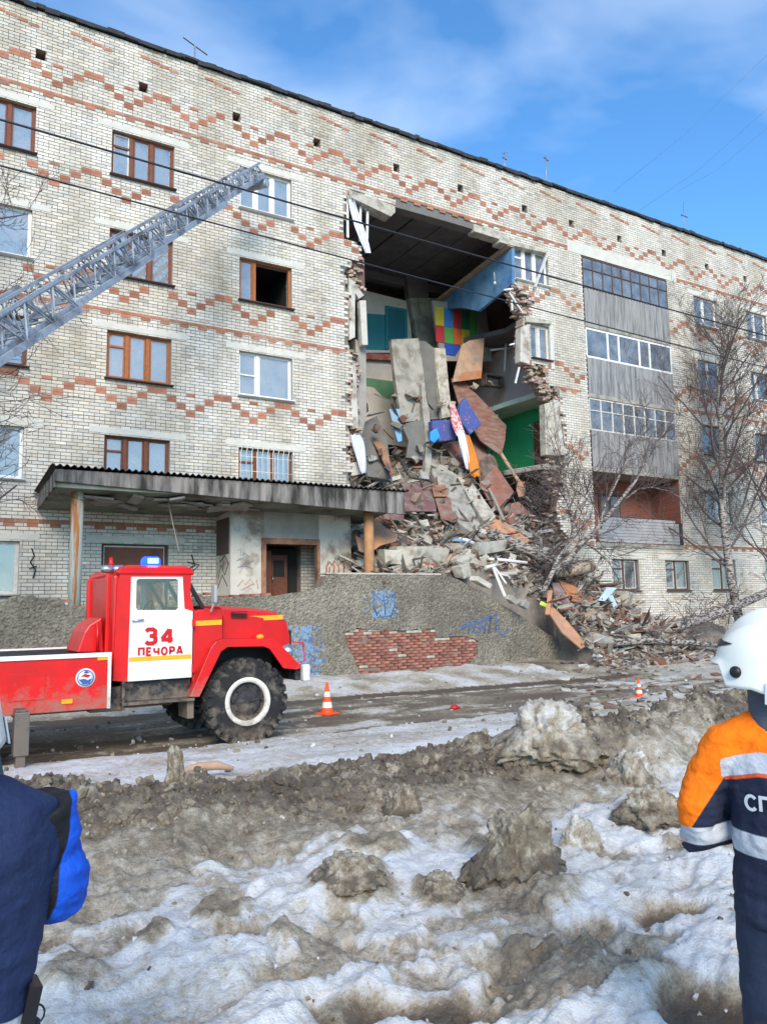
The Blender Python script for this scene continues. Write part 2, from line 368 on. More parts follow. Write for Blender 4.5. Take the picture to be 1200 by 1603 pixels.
for r, st in ((5, 'white2'), (4, 'white2'), (3, 'old2'), (2, 'white2'), (1, 'ground_pale')): win(27.9, 29.42, r, st, h=1.3)
for r, st in ((5, 'white2'), (4, 'plastic2'), (3, 'old2'), (2, 'white2'), (1, 'ground_pale')): win(31.46, 32.96, r, st, h=1.3)
for r, st in ((5, 'old2'), (4, 'white2'), (3, 'white2'), (2, 'old2'), (1, 'white2')): win(35.0, 36.5, r, st, h=1.3)
for x0, x1, z0, z1, st, li in WINS: OPEN.append((x0, x1, z0, z1))
OPEN.append((8.02, 9.6, 1.9, 3.66)); LOG = (21.42, 26.2, 4.1, 15.13); OPEN.append(LOG)
VENTX = [2.27-2.63*2, 2.27-2.63, 2.27, 4.9, 7.6, 10.23, 13.14, 15.75, 18.65, 20.97, 23.57, 26.2, 28.95, 31.6, 34.3]
for vx in VENTX: OPEN.append((vx-.12, vx+.12, 16.2, 16.46))

# --- bricks of the facade, course by course
ja = jb = .0; core = MB(); BV = []; BC = []; BF = []
nb = 0
nz_courses = int(ZTOP/CH)
for i in range(nz_courses):
    z0 = i*CH; z1 = z0+CH; zm = z0+CH/2
    iv = [(X0F, X1F)]; hole = cross(zm, HOLE)
    for a, b, c, d in OPEN:
        if d > zm > c: iv = sub(iv, a, b)
    ivb = iv
    for a, b in hole:
        if i % 3 == 0 or RNG.random() < .3: ja, jb = RNG.uniform(-.10, .16), RNG.uniform(-.10, .16)
        iv = sub(iv, a-ja-RNG.uniform(0, .04), b+jb+RNG.uniform(0, .04))
    for a, b in iv:
        core.col = (*[RNG.uniform(.7, 1.15)]*3, 1) if RNG.random() < .6 else (1.25, 1.05*RNG.uniform(.9, 1.1), .98, 1)
        core.b2(a, b, .0, .40+RNG.uniform(-.04, .04), z0, z1)
    x = X0F + (i % 2)*BLN/2
    header = (i % 6 == 3)
    bl = BLN/2 if header else BLN
    while x < X1F:
        xe = x+bl
        for a, b in ivb:
            p, q = max(x+.008, a), min(xe-.008, b)
            if q-p < .035: continue
            xm = (p+q)/2
            if any(h0-ja-.02 < xm+.06 and xm-.06 < h1+jb+.02 for h0, h1 in hole): continue
            pr = -.012+RNG.uniform(-.003, .003)
            BV.append((p, pr, z0+.009)); BV.append((q, pr, z0+.009)); BV.append((q, pr, z1-.009)); BV.append((p, pr, z1-.009))
            BV.append((p, .001, z0+.009)); BV.append((q, .001, z0+.009)); BV.append((q, .001, z1-.009)); BV.append((p, .001, z1-.009))
            o = nb*8; nb += 1
            BF += [(o, o+1, o+2, o+3), (o+1, o, o+4, o+5), (o+3, o+2, o+6, o+7), (o, o+3, o+7, o+4), (o+2, o+1, o+5, o+6)]
            g = RNG.gauss(1, .07); wv = RNG.uniform(-.03, .04)
            if RNG.random() < .05: g *= .78
            BC += [(g+wv, g, g-wv*1.3, 1)]*8
        x = xe
co_ = core.build('wall_core', 'core', bld)
me = bpy.data.meshes.new('bricks'); me.from_pydata(BV, [], BF); me.materials.append(MT['brick_white'])
at = me.attributes.new('Col', 'FLOAT_COLOR', 'POINT'); at.data.foreach_set('color', np.array(BC, np.float32).ravel())
bo = put('white_bricks', me, wall); bo['kind'] = 'stuff'
mo = MB()                                             # mortar face, 1 mm in front of the core
for i in range(0, nz_courses):
    zm = i*CH+CH/2; iv = [(X0F, X1F)]
    for a, b, c, d in OPEN:
        if d > zm > c: iv = sub(iv, a, b)
    for a, b in cross(zm, HOLE): iv = sub(iv, a-.1, b+.1)
    for a, b in iv: mo.add([(a, -.0015, i*CH), (b, -.0015, i*CH), (b, -.0015, i*CH+CH), (a, -.0015, i*CH+CH)], [(0, 1, 2, 3)])
mo = mo.build('mortar', 'mortar', wall)

# --- red zigzag blocks, bands, dashes
red = []                                              # (x, z, courses, len)
def blocked(x, z):
    if in_poly(x, z, HOLE) or in_poly(x-.15, z, HOLE) or in_poly(x+.15, z, HOLE): return True
    return any(a-.14 < x < b+.14 and c-.1 < z < d+.1 for a, b, c, d in OPEN)
def zig(zlow, xa_, xb_, phase=2.69):
    k0 = int(math.floor((xa_-phase)/(7*BLN)))
    for k in range(k0, int((xb_-phase)/(7*BLN))+2):
        x = phase+k*7*BLN
        for c, lv in enumerate((0, 1, 2, 3, 3, 2, 1)):
            red.append((x+c*BLN, zlow+lv*2*CH, 2))
        red.append((x, zlow+6.2*CH, 1))
zig(15.53, X0F, X1F); zig(12.80, X0F, 20.6); zig(10.02, X0F, 20.6); zig(7.12, X0F, 20.6)
for zl in (12.80, 10.02, 7.12): zig(zl, 26.9, X1F)
zig(4.55, 19.0, 20.7)
red = [r for r in red if X0F+.2 < r[0] < X1F-.2 and not blocked(r[0], r[1]+.09)]
for zb in (15.28, 9.70, 4.06):
    x = X0F+.2
    k = 0
    while x < X1F:
        if not (21 < x < 26.7 and zb > 5 and zb < 15) and not blocked(x, zb+.05) and not (20.7 < x < 26.8 and zb > 15) and not (xb-.45 < x < xb+2.1 and zb < 3.9):
            red.append((x, zb, 1))
            if k % 2 == 0: red.append((x, zb-CH, 1))
        x += BLN; k += 1
for k in range(-2, 19):
    for c in range(4): red.append((3.1+k*1.83+c*.27, 17.16-(c*.5+.0)*CH, 1))
red = [r for r in red if X0F+.2 < r[0] < X1F-.2]
red.sort(key=lambda r: (r[0]-CAM.x)**2+CAM.y**2+(r[1]-2)**2 + (0 if r[2] == 2 else 400))
def redbrick(m, x, z, n, y=-.024):
    for q in range(n): m.b2(x-BLN/2+.004, x+BLN/2-.004, y, 0, z+q*CH+.004, z+(q+1)*CH-.004)
tmpl = {}
for n in (1, 2):
    m = MB(); redbrick(m, 0, 0, n); tmpl[n] = m.mesh('brick', 'brick_red')
for i, (x, z, n) in enumerate(red[:300]):
    o = bpy.data.objects.new('brick', tmpl[n]); COL.objects.link(o); o.parent = wall; o.location = (x, RNG.uniform(-.006, .004), z)
m = MB()
for x, z, n in red[300:]:
    g = RNG.uniform(.8, 1.2); m.col = (g, g*RNG.uniform(.94, 1.06), g, 1); redbrick(m, x, z, n)
m = m.build('red_bricks', 'brick_red_far', wall); m['kind'] = 'stuff'

# --- windows
def curtain_mesh(x0, x1, z0, z1, y, seed, a=.03):
    m = MB(); n = 26; r = random.Random(seed); ph = r.uniform(0, 6); k = r.uniform(14, 22)
    vs = []
    for i in range(n+1):
        x = x0+(x1-x0)*i/n; yy = y+a*math.sin(k*(x-x0)+ph)*(.6+.4*math.sin(3*x))
        vs += [(x, yy, z0), (x, yy, z1)]
    return m.add(vs, [(2*i, 2*i+2, 2*i+3, 2*i+1) for i in range(n)], 0, True)
def make_window(x0, x1, z0, z1, st, li, parent, y=.10, idx=0, fr=None):
    fm = fr or {'old3': 'frame_brown', 'orange3': 'frame_orange', 'open_orange': 'frame_orange', 'barred': 'frame_brown', 'old2': 'frame_dark',
          'old_pale': 'frame_white_old', 'ground_pale': 'frame_dark', 'ground_orange': 'frame_dark', 'boarded': 'frame_dark', 'board_half': 'frame_white_old'}.get(st, 'frame_white')
    W = x1-x0; t = .075 if fm != 'frame_white' else .06; d0, d1 = y, y+.08
    m = MB()
    m.b2(x0, x0+t, d0, d1, z0, z1); m.b2(x1-t, x1, d0, d1, z0, z1); m.b2(x0+t, x1-t, d0, d1, z1-t, z1); m.b2(x0+t, x1-t, d0, d1, z0, z0+t)
    if st in ('old3', 'orange3', 'open_orange', 'barred', 'plastic3', 'white3'): cuts = [.32, .64] if st != 'open_orange' else [.3]
    elif st in ('plastic2',): cuts = [.36]
    elif st in ('plastic_one',): cuts = []
    elif st in ('white2', 'old2', 'plastic', 'old_pale', 'ground_pale', 'ground_orange', 'board_half'): cuts = [.47]
    else: cuts = []
    edges = [x0]+[x0+W*c for c in cuts]+[x1]
    for c in edges[1:-1]: m.b2(c-t*.7, c+t*.7, d0-.006, d1-.002, z0+t, z1-t)
    if st in ('old3', 'orange3', 'barred', 'ground_pale', 'ground_orange', 'white3'):
        zz = z0+(z1-z0)*.68; m.b2(edges[0]+t, edges[1]-t*.7, d0-.004, d1-.004, zz-.03, zz+.03)
    if st in ('plastic2',): zz = z0+(z1-z0)*.48; m.b2(edges[0]+t, edges[1]-t*.7, d0-.004, d1-.004, zz-.022, zz+.022)
    f = m.build('window', fm, parent, bevel=.008)
    # sashes inside each light
    for i in range(len(edges)-1):
        a, b = edges[i]+t*.8, edges[i+1]-t*.8
        if st == 'open_orange' and i == 1: continue
        s = MB(); k = .035
        s.b2(a, a+k, d0+.015, d1-.015, z0+t, z1-t); s.b2(b-k, b, d0+.015, d1-.015, z0+t, z1-t); s.b2(a+k, b-k, d0+.015, d1-.015, z1-t-k, z1-t); s.b2(a+k, b-k, d0+.015, d1-.015, z0+t, z0+t+k)
        sm = 'frame_white_old' if (st == 'old3' and i == 0 and idx % 2) else fm
        if st == 'barred' or fm == 'frame_dark': sm = 'frame_white_old'
        s.build('sash', sm, f)
        if st not in ('boarded',):
            g = MB(); g.b2(a+k, b-k, d0+.035, d0+.041, z0+t+k, z1-t-k); g.build('pane', 'glass', f)
    if st == 'boarded':
        g = MB(); g.b2(x0+t, x1-t, d0+.02, d0+.05, z0+t, z1-t); g.build('board', 'rust_metal', f, bevel=.004)
    if st == 'ground_orange':
        a, b = edges[1]+.08, edges[2]-.1; g = MB(); g.b2(a, b, d0+.07, d0+.09, z0+.1, z1-.1); g.build('board', 'ply_orange', f)
        s_ = MB(); s_.add([(a, d0+.06, z0+.12), (b, d0+.06, z0+.12), (b, d0+.06, z0+.4), ((a+b)/2, d0+.06, z0+.62), (a, d0+.06, z0+.35)], [(0, 1, 2, 3, 4)]); s_.build('glass_shard', 'teal', f)
    if st == 'board_half':
        g = MB(); g.b2(edges[0]+.06, edges[1]-.06, d0+.06, d0+.08, z0+.08, z1-.08); g.build('board', 'ply_orange', f)
    if st == 'barred':
        b_ = MB()
        for i in range(11):
            x = x0+.03+(W-.06)*i/10
            b_.tube([(x, -.11, z0-.02), (x, -.11, z1-.22), (x+.04, -.09, z1-.06), (x+.10, -.02, z1+.03)], .009, 5)
        for zz in (z0+.1, z0+.62, z1-.3): b_.tube([(x0, -.11, zz), (x1, -.11, zz)], .008, 5)
        b_.build('security_grille', 'white_paint', f)
    # sill
    if st not in ('boarded',):
        s = MB(); s.box(((x0+x1)/2, -.02, z0-.025), (W+.1, .24, .02), (math.radians(-9), 0, 0)); s.build('sill', 'frame_white' if fm == 'frame_white' else 'frame_dark', f)
    # reveal (plastered sides of the opening)
    rv = MB(); e = .0
    rv.b2(x0-.02, x0+.004, -.004, .4, z0, z1); rv.b2(x1-.004, x1+.02, -.004, .4, z0, z1); rv.b2(x0, x1, -.003, .4, z1-.004, z1+.02); rv.b2(x0, x1, -.003, .4, z0-.02, z0+.004)
    rv.build('reveal', 'plaster_grey', f)
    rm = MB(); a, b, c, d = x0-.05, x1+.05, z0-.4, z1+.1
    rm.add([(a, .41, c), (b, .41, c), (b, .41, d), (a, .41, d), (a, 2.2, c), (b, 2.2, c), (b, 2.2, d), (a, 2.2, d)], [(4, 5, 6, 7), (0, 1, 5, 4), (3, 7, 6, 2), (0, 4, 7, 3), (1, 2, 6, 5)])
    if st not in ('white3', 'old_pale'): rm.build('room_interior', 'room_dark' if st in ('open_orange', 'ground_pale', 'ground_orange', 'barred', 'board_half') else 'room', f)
    r = random.Random(idx*7+3)
    if st in ('old3', 'orange3', 'plastic3', 'plastic2', 'white2', 'old2', 'plastic', 'plastic_one', 'barred', 'white3'):
        lo = z0+.05+(r.random()*.25 if r.random() < .4 else 0)
        curtain_mesh(x0+.06, x1-.06, lo, z1-.02, .215, idx).build('curtain', 'curtain' if r.random() < .65 else 'curtain_grey', f)
    if st in ('ground_pale', 'old_pale'):
        curtain_mesh(x0+W*.5, x1-.06, z0+.05, z1-.05, .215, idx).build('curtain', 'curtain_grey', f)
    if li:
        l = MB(); l.b2(x0-.38, x1+.42, -.022, .2, z1+.005, z1+.165); l.build('lintel', 'lintel', bld, bevel=.006)
    return f
for i, wd in enumerate(WINS): make_window(*wd, bld, idx=i)
for i, vx in enumerate(VENTX):
    m = MB(); m.add([(vx-.14, .05, 16.18), (vx+.14, .05, 16.18), (vx+.14, .05, 16.48), (vx-.14, .05, 16.48), (vx-.14, .39, 16.18), (vx+.14, .39, 16.18), (vx+.14, .39, 16.48), (vx-.14, .39, 16.48)], [(4, 5, 6, 7), (0, 1, 5, 4), (3, 7, 6, 2), (0, 4, 7, 3), (1, 2, 6, 5)])
    m.build('vent', 'room_dark', bld)
# --- roof edge: slab and torn felt
m = MB(); m.b2(X0F-.1, X1F+.1, -.10, 8.2, 17.56, 17.64); roof = m.build('roof', 'felt', bld)
m = MB(); x = X0F; r = random.Random(4)
while x < X1F:
    l = r.uniform(.12, .5); m.box((x+l/2, -.115+r.uniform(-.01, .01), 17.57+r.uniform(-.03, .04)), (l*.98, .02, r.uniform(.05, .14)), (r.uniform(-.1, .1), r.uniform(-.06, .06), 0)); x += l*.9
m.build('roofing_felt', 'felt', roof)
m = MB(); m.b2(X0F, X0F+.3, .45, 7.6, 0, ZTOP); m.b2(X1F-.3, X1F, .45, 7.6, 0, ZTOP); m.build('end_wall', 'concrete_dark', bld)
# --- white beam over the loggias, and the loggias themselves
m = MB(); m.b2(20.7, 26.85, -.03, .3, 15.15, 15.62); m.build('lintel', 'lintel', bld, bevel=.01)
lx0, lx1 = LOG[0], LOG[1]
def loggia(zf, ztop, kind, idx):
    # slab, parapet panel, glazing
    m = MB(); m.b2(lx0, lx1, -.06, 1.4, zf-.16, zf); b = m.build('balcony', 'concrete', bld, bevel=.01)
    bk = MB(); bk.b2(lx0, lx1, 1.4, 1.5, zf, ztop)
    bk.b2(lx0-.02, lx0+.006, .012, 1.4, zf, ztop); bk.b2(lx1-.006, lx1+.02, .012, 1.4, zf, ztop); bk.build('back_wall', 'brick_wall_red' if kind == 'open' else 'plaster_grey', b)
    dr = MB(); dr.b2(23.1, 24.3, 1.34, 1.39, zf+.05, zf+2.1); d_ = dr.build('balcony_door', 'frame_dark', b)
    dd = MB(); dd.b2(23.2, 23.6, 1.325, 1.339, zf+.5, zf+2.0); dd.b2(23.75, 24.2, 1.325, 1.339, zf+.9, zf+2.0); dd.build('pane', 'glass', d_)
    pt = zf+1.38 if kind != 'open' else zf+.98
    if kind in ('corr', 'corr2'):
        n = 240; pm_ = MB(); vs = []
        for i in range(n+1):
            x = lx0+(lx1-lx0)*i/n; y = -.055+.035*math.sin(i*math.pi/4)
            vs += [(x, y, zf+.0), (x, y, pt)]
        pm_.add(vs, [(2*i, 2*i+2, 2*i+3, 2*i+1) for i in range(n)], 0, False)
        pm_.build('parapet', 'corrugated', b)
    elif kind == 'flat':
        r = random.Random(idx); x = lx0
        while x < lx1-.05:
            l = min(r.uniform(1.0, 1.5), lx1-x); pm_ = MB(); pm_.b2(x+.006, x+l-.006, -.055, -.035, zf, pt); pm_.build('parapet_panel', 'corrugated', b, bevel=.003); x += l
    else:
        r = random.Random(idx)
        zz = zf+.02
        for k in range(8):
            pm_ = MB(); h = .112
            e = lx1-.45 if k > 6 else lx1-.25
            pm_.box(((lx0+.1+e)/2, -.07, zz+h/2), (e-lx0-.1, .02, h-.008), (r.uniform(-.04, .04), r.uniform(-.003, .003), 0)); pm_.build('plank', 'timber_grey', b); zz += h+.006
        pm_ = MB()
        for k in range(5): pm_.b2(lx1-.22+k*.05, lx1-.19+k*.05, -.05, -.03, zf, pt-.1)
        pm_.build('railing', 'metal_dark', b)
    if kind != 'open':
        z0, z1 = pt+.01, ztop-.02
        fm = {'corr': 'frame_dark', 'flat': 'frame_white', 'corr2': 'frame_white_old'}[kind]
        fr = MB(); t = .05 if kind != 'flat' else .075
        n = {'corr': 9, 'flat': 5, 'corr2': 8}[kind]
        xs = [lx0+(lx1-lx0)*i/n for i in range(n+1)]
        if kind == 'flat': xs = [lx0, lx0+1.15, lx0+1.75, lx0+2.9, lx0+3.5, lx1]
        for x in xs: fr.b2(max(lx0, x-t/2), min(lx1, x+t/2), -.045, .01, z0, z1)
        fr.b2(lx0, lx1, -.043, .008, z0, z0+t); fr.b2(lx0, lx1, -.043, .008, z1-t, z1)
        zt = z0+(z1-z0)*.62
        if kind != 'flat': fr.b2(lx0, lx1, -.05, .012, zt-.02, zt+.02)
        g = fr.build('glazing', fm, b, bevel=.005)
        for i in range(len(xs)-1):
            p = MB(); p.b2(xs[i]+t/2, xs[i+1]-t/2, -.02, -.015, z0+t, z1-t); p.build('pane', 'glass', g)
        if kind == 'corr':
            p = MB(); p.b2(xs[3]+.04, xs[4]-.02, -.01, .0, z0+.35, z0+.8); p.build('cardboard_sheet', 'board_tan', g)
        if kind == 'flat':
            p = MB(); p.b2(lx0+.12, lx0+.55, .0, .012, z0+.1, z0+.45); p.build('paper_sheet', 'frame_white', g)
            p = MB(); p.b2(lx0+.12, lx0+.6, .0, .012, z0+.55, z0+.95); p.build('cardboard_sheet', 'board_tan', g)
        if kind == 'corr2':
            for a, c in ((.15, 1.1), (1.3, 2.4), (2.5, 3.6)): curtain_mesh(lx0+a, lx0+c, z0+.05, z1-.06, .12, idx+int(a*9)).build('curtain', 'curtain', g)
def brickwall_mat():
    m = bpy.data.materials.new('brick_wall_red'); m.use_nodes = True; t = m.node_tree; b = t.nodes['Principled BSDF']; b.inputs['Roughness'].default_value = .95
    tcn = N(t, 'ShaderNodeTexCoord'); mpn = N(t, 'ShaderNodeMapping'); mpn.inputs['Rotation'].default_value = (math.pi/2, 0, 0)
    br = N(t, 'ShaderNodeTexBrick', i_Scale=1.0); br.inputs['Brick Width'].default_value = .26; br.inputs['Row Height'].default_value = .077; br.inputs['Mortar Size'].default_value = .008
    br.inputs['Color1'].default_value = (*lin((158, 84, 62)), 1); br.inputs['Color2'].default_value = (*lin((138, 74, 58)), 1); br.inputs['Mortar'].default_value = (*lin((140, 120, 108)), 1)
    t.links.new(tcn.outputs['Object'], mpn.inputs[0]); t.links.new(mpn.outputs[0], br.inputs[0]); t.links.new(br.outputs[0], b.inputs['Base Color']); MT['brick_wall_red'] = m
brickwall_mat()
for i, (zf, zt, kd) in enumerate(((12.46, 15.13, 'corr'), (9.72, 12.30, 'flat'), (6.92, 9.56, 'corr2'), (4.12, 6.76, 'open'))): loggia(zf, zt, kd, i+40)

# ------------------------------------------------------------------ interior of the collapsed bay
def trace(name, mat, px, Y0, th, parent, bevel=0):
    m = MB(); m.prism([PY(x, y, Y0) for x, y in px], (0, th, 0)); return m.build(name, mat, parent, bevel)
def traceX(name, mat, px, X0, th, parent, bevel=0):
    m = MB(); m.prism([PX(x, y, X0) for x, y in px], (th, 0, 0)); return m.build(name, mat, parent, bevel)
m = MB()
m.b2(10.9, 21.2, 7.3, 7.5, 1.5, 15.9); m.build('corridor_wall', 'brown_wall', bld)
m = MB(); m.b2(10.7, 10.9, .45, 7.4, 1.0, 15.9); m.build('party_wall', 'plaster_grey', bld)
x = 11.0; k = 0                                          # ceiling slabs with open joints
while x < 21.0:
    m = MB(); m.b2(x+.02, x+1.17, .02, 7.25, 15.46+(k % 3)*.015, 15.68); m.build('ceiling_slab', 'slab_under', bld, bevel=.015); x += 1.2; k += 1
m = MB(); m.b2(10.9, 21.0, 5.6, 5.95, 15.12, 15.45); m.build('beam', 'concrete_dark', bld, bevel=.01)
cw = trace('partition_wall', 'cream', [(560, 462), (572, 455), (600, 462), (640, 472), (646, 552), (560, 552)], 5.5, .14, bld)
trace('wainscot', 'teal', [(562, 490), (607, 493), (607, 548), (562, 547)], 5.485, .012, cw)
dd = trace('door', 'teal_door', [(607, 481), (633, 486), (634, 548), (607, 546)], 5.43, .05, cw, .006)
trace('door_frame', 'teal', [(604, 478), (637, 484), (638, 548), (634, 548), (633, 487), (607, 482), (607, 546), (604, 546)], 5.41, .08, dd)
fs = trace('floor_slab', 'brick_old', [(560, 552), (650, 556), (650, 566), (560, 561)], 5.3, 1.9, bld)
w4 = trace('partition_wall', 'cream', [(560, 561), (650, 566), (640, 700), (560, 690)], 5.5, .14, bld)
trace('wainscot', 'green_pale', [(562, 590), (617, 597), (617, 627), (600, 622), (585, 606), (562, 602)], 5.485, .012, w4)
trace('pier', 'concrete_dark', [(636, 424), (669, 434), (671, 475), (640, 470)], 5.35, .3, bld)
trace('pier', 'concrete', [(640, 466), (684, 466), (700, 560), (704, 640), (668, 640), (655, 540)], 5.2, .25, bld, .02)
# patchwork wall on the fifth floor
pw = trace('partition_wall', 'plaster_grey', [(676, 470), (760, 480), (770, 565), (690, 565)], 3.9, .12, bld)
cx = [681, 695, 709, 722, 735, 747]; rows = [(479, 509), (509, 535), (535, 553)]
cols_ = [['q_yellow', 'q_blue', 'q_red', 'q_dgreen', 'q_green'], ['q_red', 'q_green', 'q_orange', 'q_yellow', 'q_green'], [None, 'q_dblue', 'q_dblue', None, None]]
for r_, (ya, yb) in enumerate(rows):
    for c in range(5):
        if cols_[r_][c]:
            sl = .14
            q = [(cx[c]+.4, ya+sl*(cx[c]-681)+.4), (cx[c+1]-.4, ya+sl*(cx[c+1]-681)+.4), (cx[c+1]-.4+r_, yb+sl*(cx[c+1]-681)-.4), (cx[c]+.4+r_, yb+sl*(cx[c]-681)-.4)]
            if r_ == 2: q = q[:2]+[((q[0][0]+q[1][0])/2+(3 if c == 1 else -4), q[2][1])] if c == 2 else q
            trace('patchwork_panel', cols_[r_][c], q, 3.87, .025, pw)
# blue partition, right party wall by storeys, remaining slabs
bp_ = traceX('partition_wall', 'blue_wall', [(801, 388), (740, 434), (685, 478), (694, 485), (722, 481), (748, 487), (772, 468), (801, 444)], 17.9, .12, bld)
m = MB(); a, b = PX(799, 384, 17.86), PX(683, 474, 17.86); m.bar(a, b, .3, .10); m.build('broken_edge', 'board_tan', bp_)
m = MB(); m.tube([PX(773, 426, 17.7), PX(774, 440, 17.7)], .01, 5); m.ell(PX(774, 443, 17.7), (.05, .05, .06), 10, 6); m.build('lamp', 'white_paint', bp_)
XR = 20.62
for z0, z1, mt in ((12.6, 15.45, 'brown_wall'), (9.75, 12.6, 'pink_wall'), (6.95, 9.52, 'green_wall'), (1.5, 6.95, 'plaster_grey')):
    m = MB(); m.b2(XR, XR+.15, .41, 7.3, z0, z1); m.build('party_wall', mt, bld)
def zplate(name, mat, pts, z, th, bevel=0):
    m = MB(); m.prism([(x, y, z) for x, y in pts], (0, 0, th)); return m.build(name, mat, bld, bevel)
zplate('floor_slab', 'slab_under', [(20.6, .42), (20.6, 7.2), (18.9, 7.2), (19.3, 5.6), (18.6, 3.9), (19.4, 2.2), (19.1, .42)], 12.42, .2, .02)
zplate('floor_slab', 'green_ceiling', [(20.6, .3), (20.6, 7.2), (18.7, 7.2), (19.2, 5.4), (19.35, 3.5), (19.4, 2), (19.5, .3)], 9.50, .2, .02)
zplate('floor_slab', 'concrete', [(20.6, .3), (20.6, 7.2), (18.0, 7.2), (18.3, 5.2), (19.0, 3.5), (18.9, 2), (19.3, .3)], 6.72, .2, .03)
g_ = traceX('door', 'frame_brown', [(834, 661), (853, 655), (853, 742), (836, 738)], XR-.05, .04, bld, .006)
m = MB(); m.ell(PX(829, 666, XR-.07), (.05, .05, .05), 8, 6); m.build('light_switch', 'white_paint', g_)
# facade scraps round the hole
def lump(name, mat, px, Y0, th, parent=None): return trace(name, mat, px, Y0, th, parent or bld, .015)
lump('lintel', 'concrete_pale', [(546, 296), (618, 322), (619, 332), (612, 339), (549, 309)], -.10, .42)
lump('lintel', 'concrete_pale', [(741, 350), (770, 358), (800, 372), (803, 381), (790, 377), (742, 362)], -.06, .4)
lump('lintel', 'concrete_pale', [(783, 371), (858, 392), (859, 397), (800, 384), (782, 379)], -.12, .45)
lump('lintel', 'concrete_pale', [(823, 494), (863, 502), (863, 507), (824, 504)], -.10, .4)
lump('broken_plaster', 'plaster_white', [(815, 512), (827, 508), (829, 570), (814, 566)], -.03, .3)
lump('broken_plaster', 'frame_white_old', [(860, 510), (867, 511), (868, 578), (863, 578)], -.05, .1)
lump('broken_plaster', 'plaster_white', [(866, 625), (875, 627), (876, 648), (884, 712), (878, 712), (870, 655)], -.05, .25)
lump('broken_plaster', 'concrete_pale', [(852, 632), (867, 628), (876, 714), (854, 712)], .05, .3)
def broken_bricks(px, y0, y1, n, seed):
    r = random.Random(seed); poly = [(PY(x, y).x, PY(x, y).z) for x, y in px]; xs = [p[0] for p in poly]; zs = [p[1] for p in poly]; m = MB(); k = 0
    while k < n:
        x, z = r.uniform(min(xs), max(xs)), r.uniform(min(zs), max(zs))
        if not in_poly(x, z, poly): k += .2; continue
        g = r.uniform(.7, 1.35); m.col = (g*1.03, g*r.uniform(.84, 1.02), g*r.uniform(.8, 1.0), 1); m.box((x, r.uniform(y0, y1), z), (r.uniform(.1, .25), r.uniform(.1, .2), r.uniform(.06, .09)), (r.uniform(-.25, .25), r.uniform(-.25, .25), r.uniform(-.5, .5)), jit=.12, rng=r); k += 1
    o = m.build('broken_masonry', 'core', bld); o['kind'] = 'stuff'
broken_bricks([(798, 448), (815, 447), (836, 474), (828, 496), (816, 496), (806, 470)], .05, .45, 110, 1)
broken_bricks([(826, 572), (848, 572), (854, 590), (870, 607), (878, 626), (858, 626), (836, 600)], .0, .45, 170, 2)
broken_bricks([(862, 712), (884, 708), (882, 770), (872, 815), (858, 830), (864, 760)], .2, .6, 80, 3)
broken_bricks([(862, 820), (892, 830), (894, 900), (868, 900)], .0, .6, 90, 4)
lump('broken_edge', 'concrete_dark', [(617, 309), (700, 333), (745, 349), (744, 360), (700, 347), (618, 324)], .02, .4)
broken_bricks([(548, 400), (568, 400), (572, 470), (552, 440)], .1, .5, 70, 6)
broken_bricks([(549, 545), (562, 545), (568, 735), (550, 735)], .08, .5, 170, 7)
for q in ([(546, 434), (556, 442), (556, 528), (547, 532)], [(556, 444), (570, 462), (562, 468), (556, 458)], [(563, 470), (573, 470), (576, 540), (567, 540)], [(549, 572), (557, 570), (561, 670), (551, 672)], [(549, 725), (562, 722), (566, 742), (551, 745)]):
    lump('broken_plaster', 'plaster_white', q, .0, .2)
m = MB(); m.prism([PY(552, 412, .1), PY(570, 404, .1), PY(571, 465, .3), PY(566, 470, .3)], (0, .3, 0)); m.build('broken_plaster', 'brown_wall', bld)
lump('broken_plaster', 'plaster_grey', [(556, 530), (573, 545), (574, 650), (562, 700), (560, 690)], .3, .4)
# remnant of a window frame with a torn white curtain, top left of the hole
m = MB()
for q in (((543, 305), (544, 372)), ((564, 313), (563, 378)), ((543, 305), (606, 335)), ((575, 326), (574, 375)), ((564, 318), (575, 330))):
    m.bar(PY(*q[0], .12), PY(*q[1], .12), .05, .07)
fr_ = m.build('window', 'frame_white', bld)
m = MB(); pts = [(548, 306, 8), (554, 330, 12), (562, 355, 14), (571, 380, 12), (576, 396, 9)]; vs = []
for x, y, w_ in pts:
    for k in range(7): vs.append(PY(x-w_/2+w_*k/6, y, -.02+.07*math.sin(k*1.9+y*.1)))
m.add(vs, [(i*7+k, i*7+k+1, i*7+k+8, i*7+k+7) for i in range(4) for k in range(6)], 0, True); m.build('curtain', 'cloth_white', fr_)
m = MB(); m.bar(PY(857, 395, -.15), PY(836, 450, -.15), .12, .05); m.build('hanging_plank', 'frame_white_old', bld)
for q in (((804, 538), (797, 540)), ((802, 452), (788, 454)), ((796, 458), (816, 488)), ((800, 470), (801, 486)), ((812, 575), (806, 600))):
    m = MB(); m.bar(PY(*q[0], -.05), PY(*q[1], -.05), .06, .05); m.build('broken_lath', 'white_paint', bld)
# pipes and shelf in the dark room of the fourth floor
m = MB(); m.tube([PY(768, 548, 3.2), PY(813, 543, 3.2)], .045, 6); m.tube([PY(792, 528, 3.15), PY(789, 582, 3.15)], .05, 6); m.build('pipe', 'white_paint', bld)
m = MB()
for q in (((757, 586), (784, 592)), ((757, 603), (784, 606)), ((757, 586), (757, 604)), ((784, 592), (784, 607))): m.bar(PY(*q[0], 3.6), PY(*q[1], 3.6), .3, .06)
m.build('shelf', 'board_dark', bld)

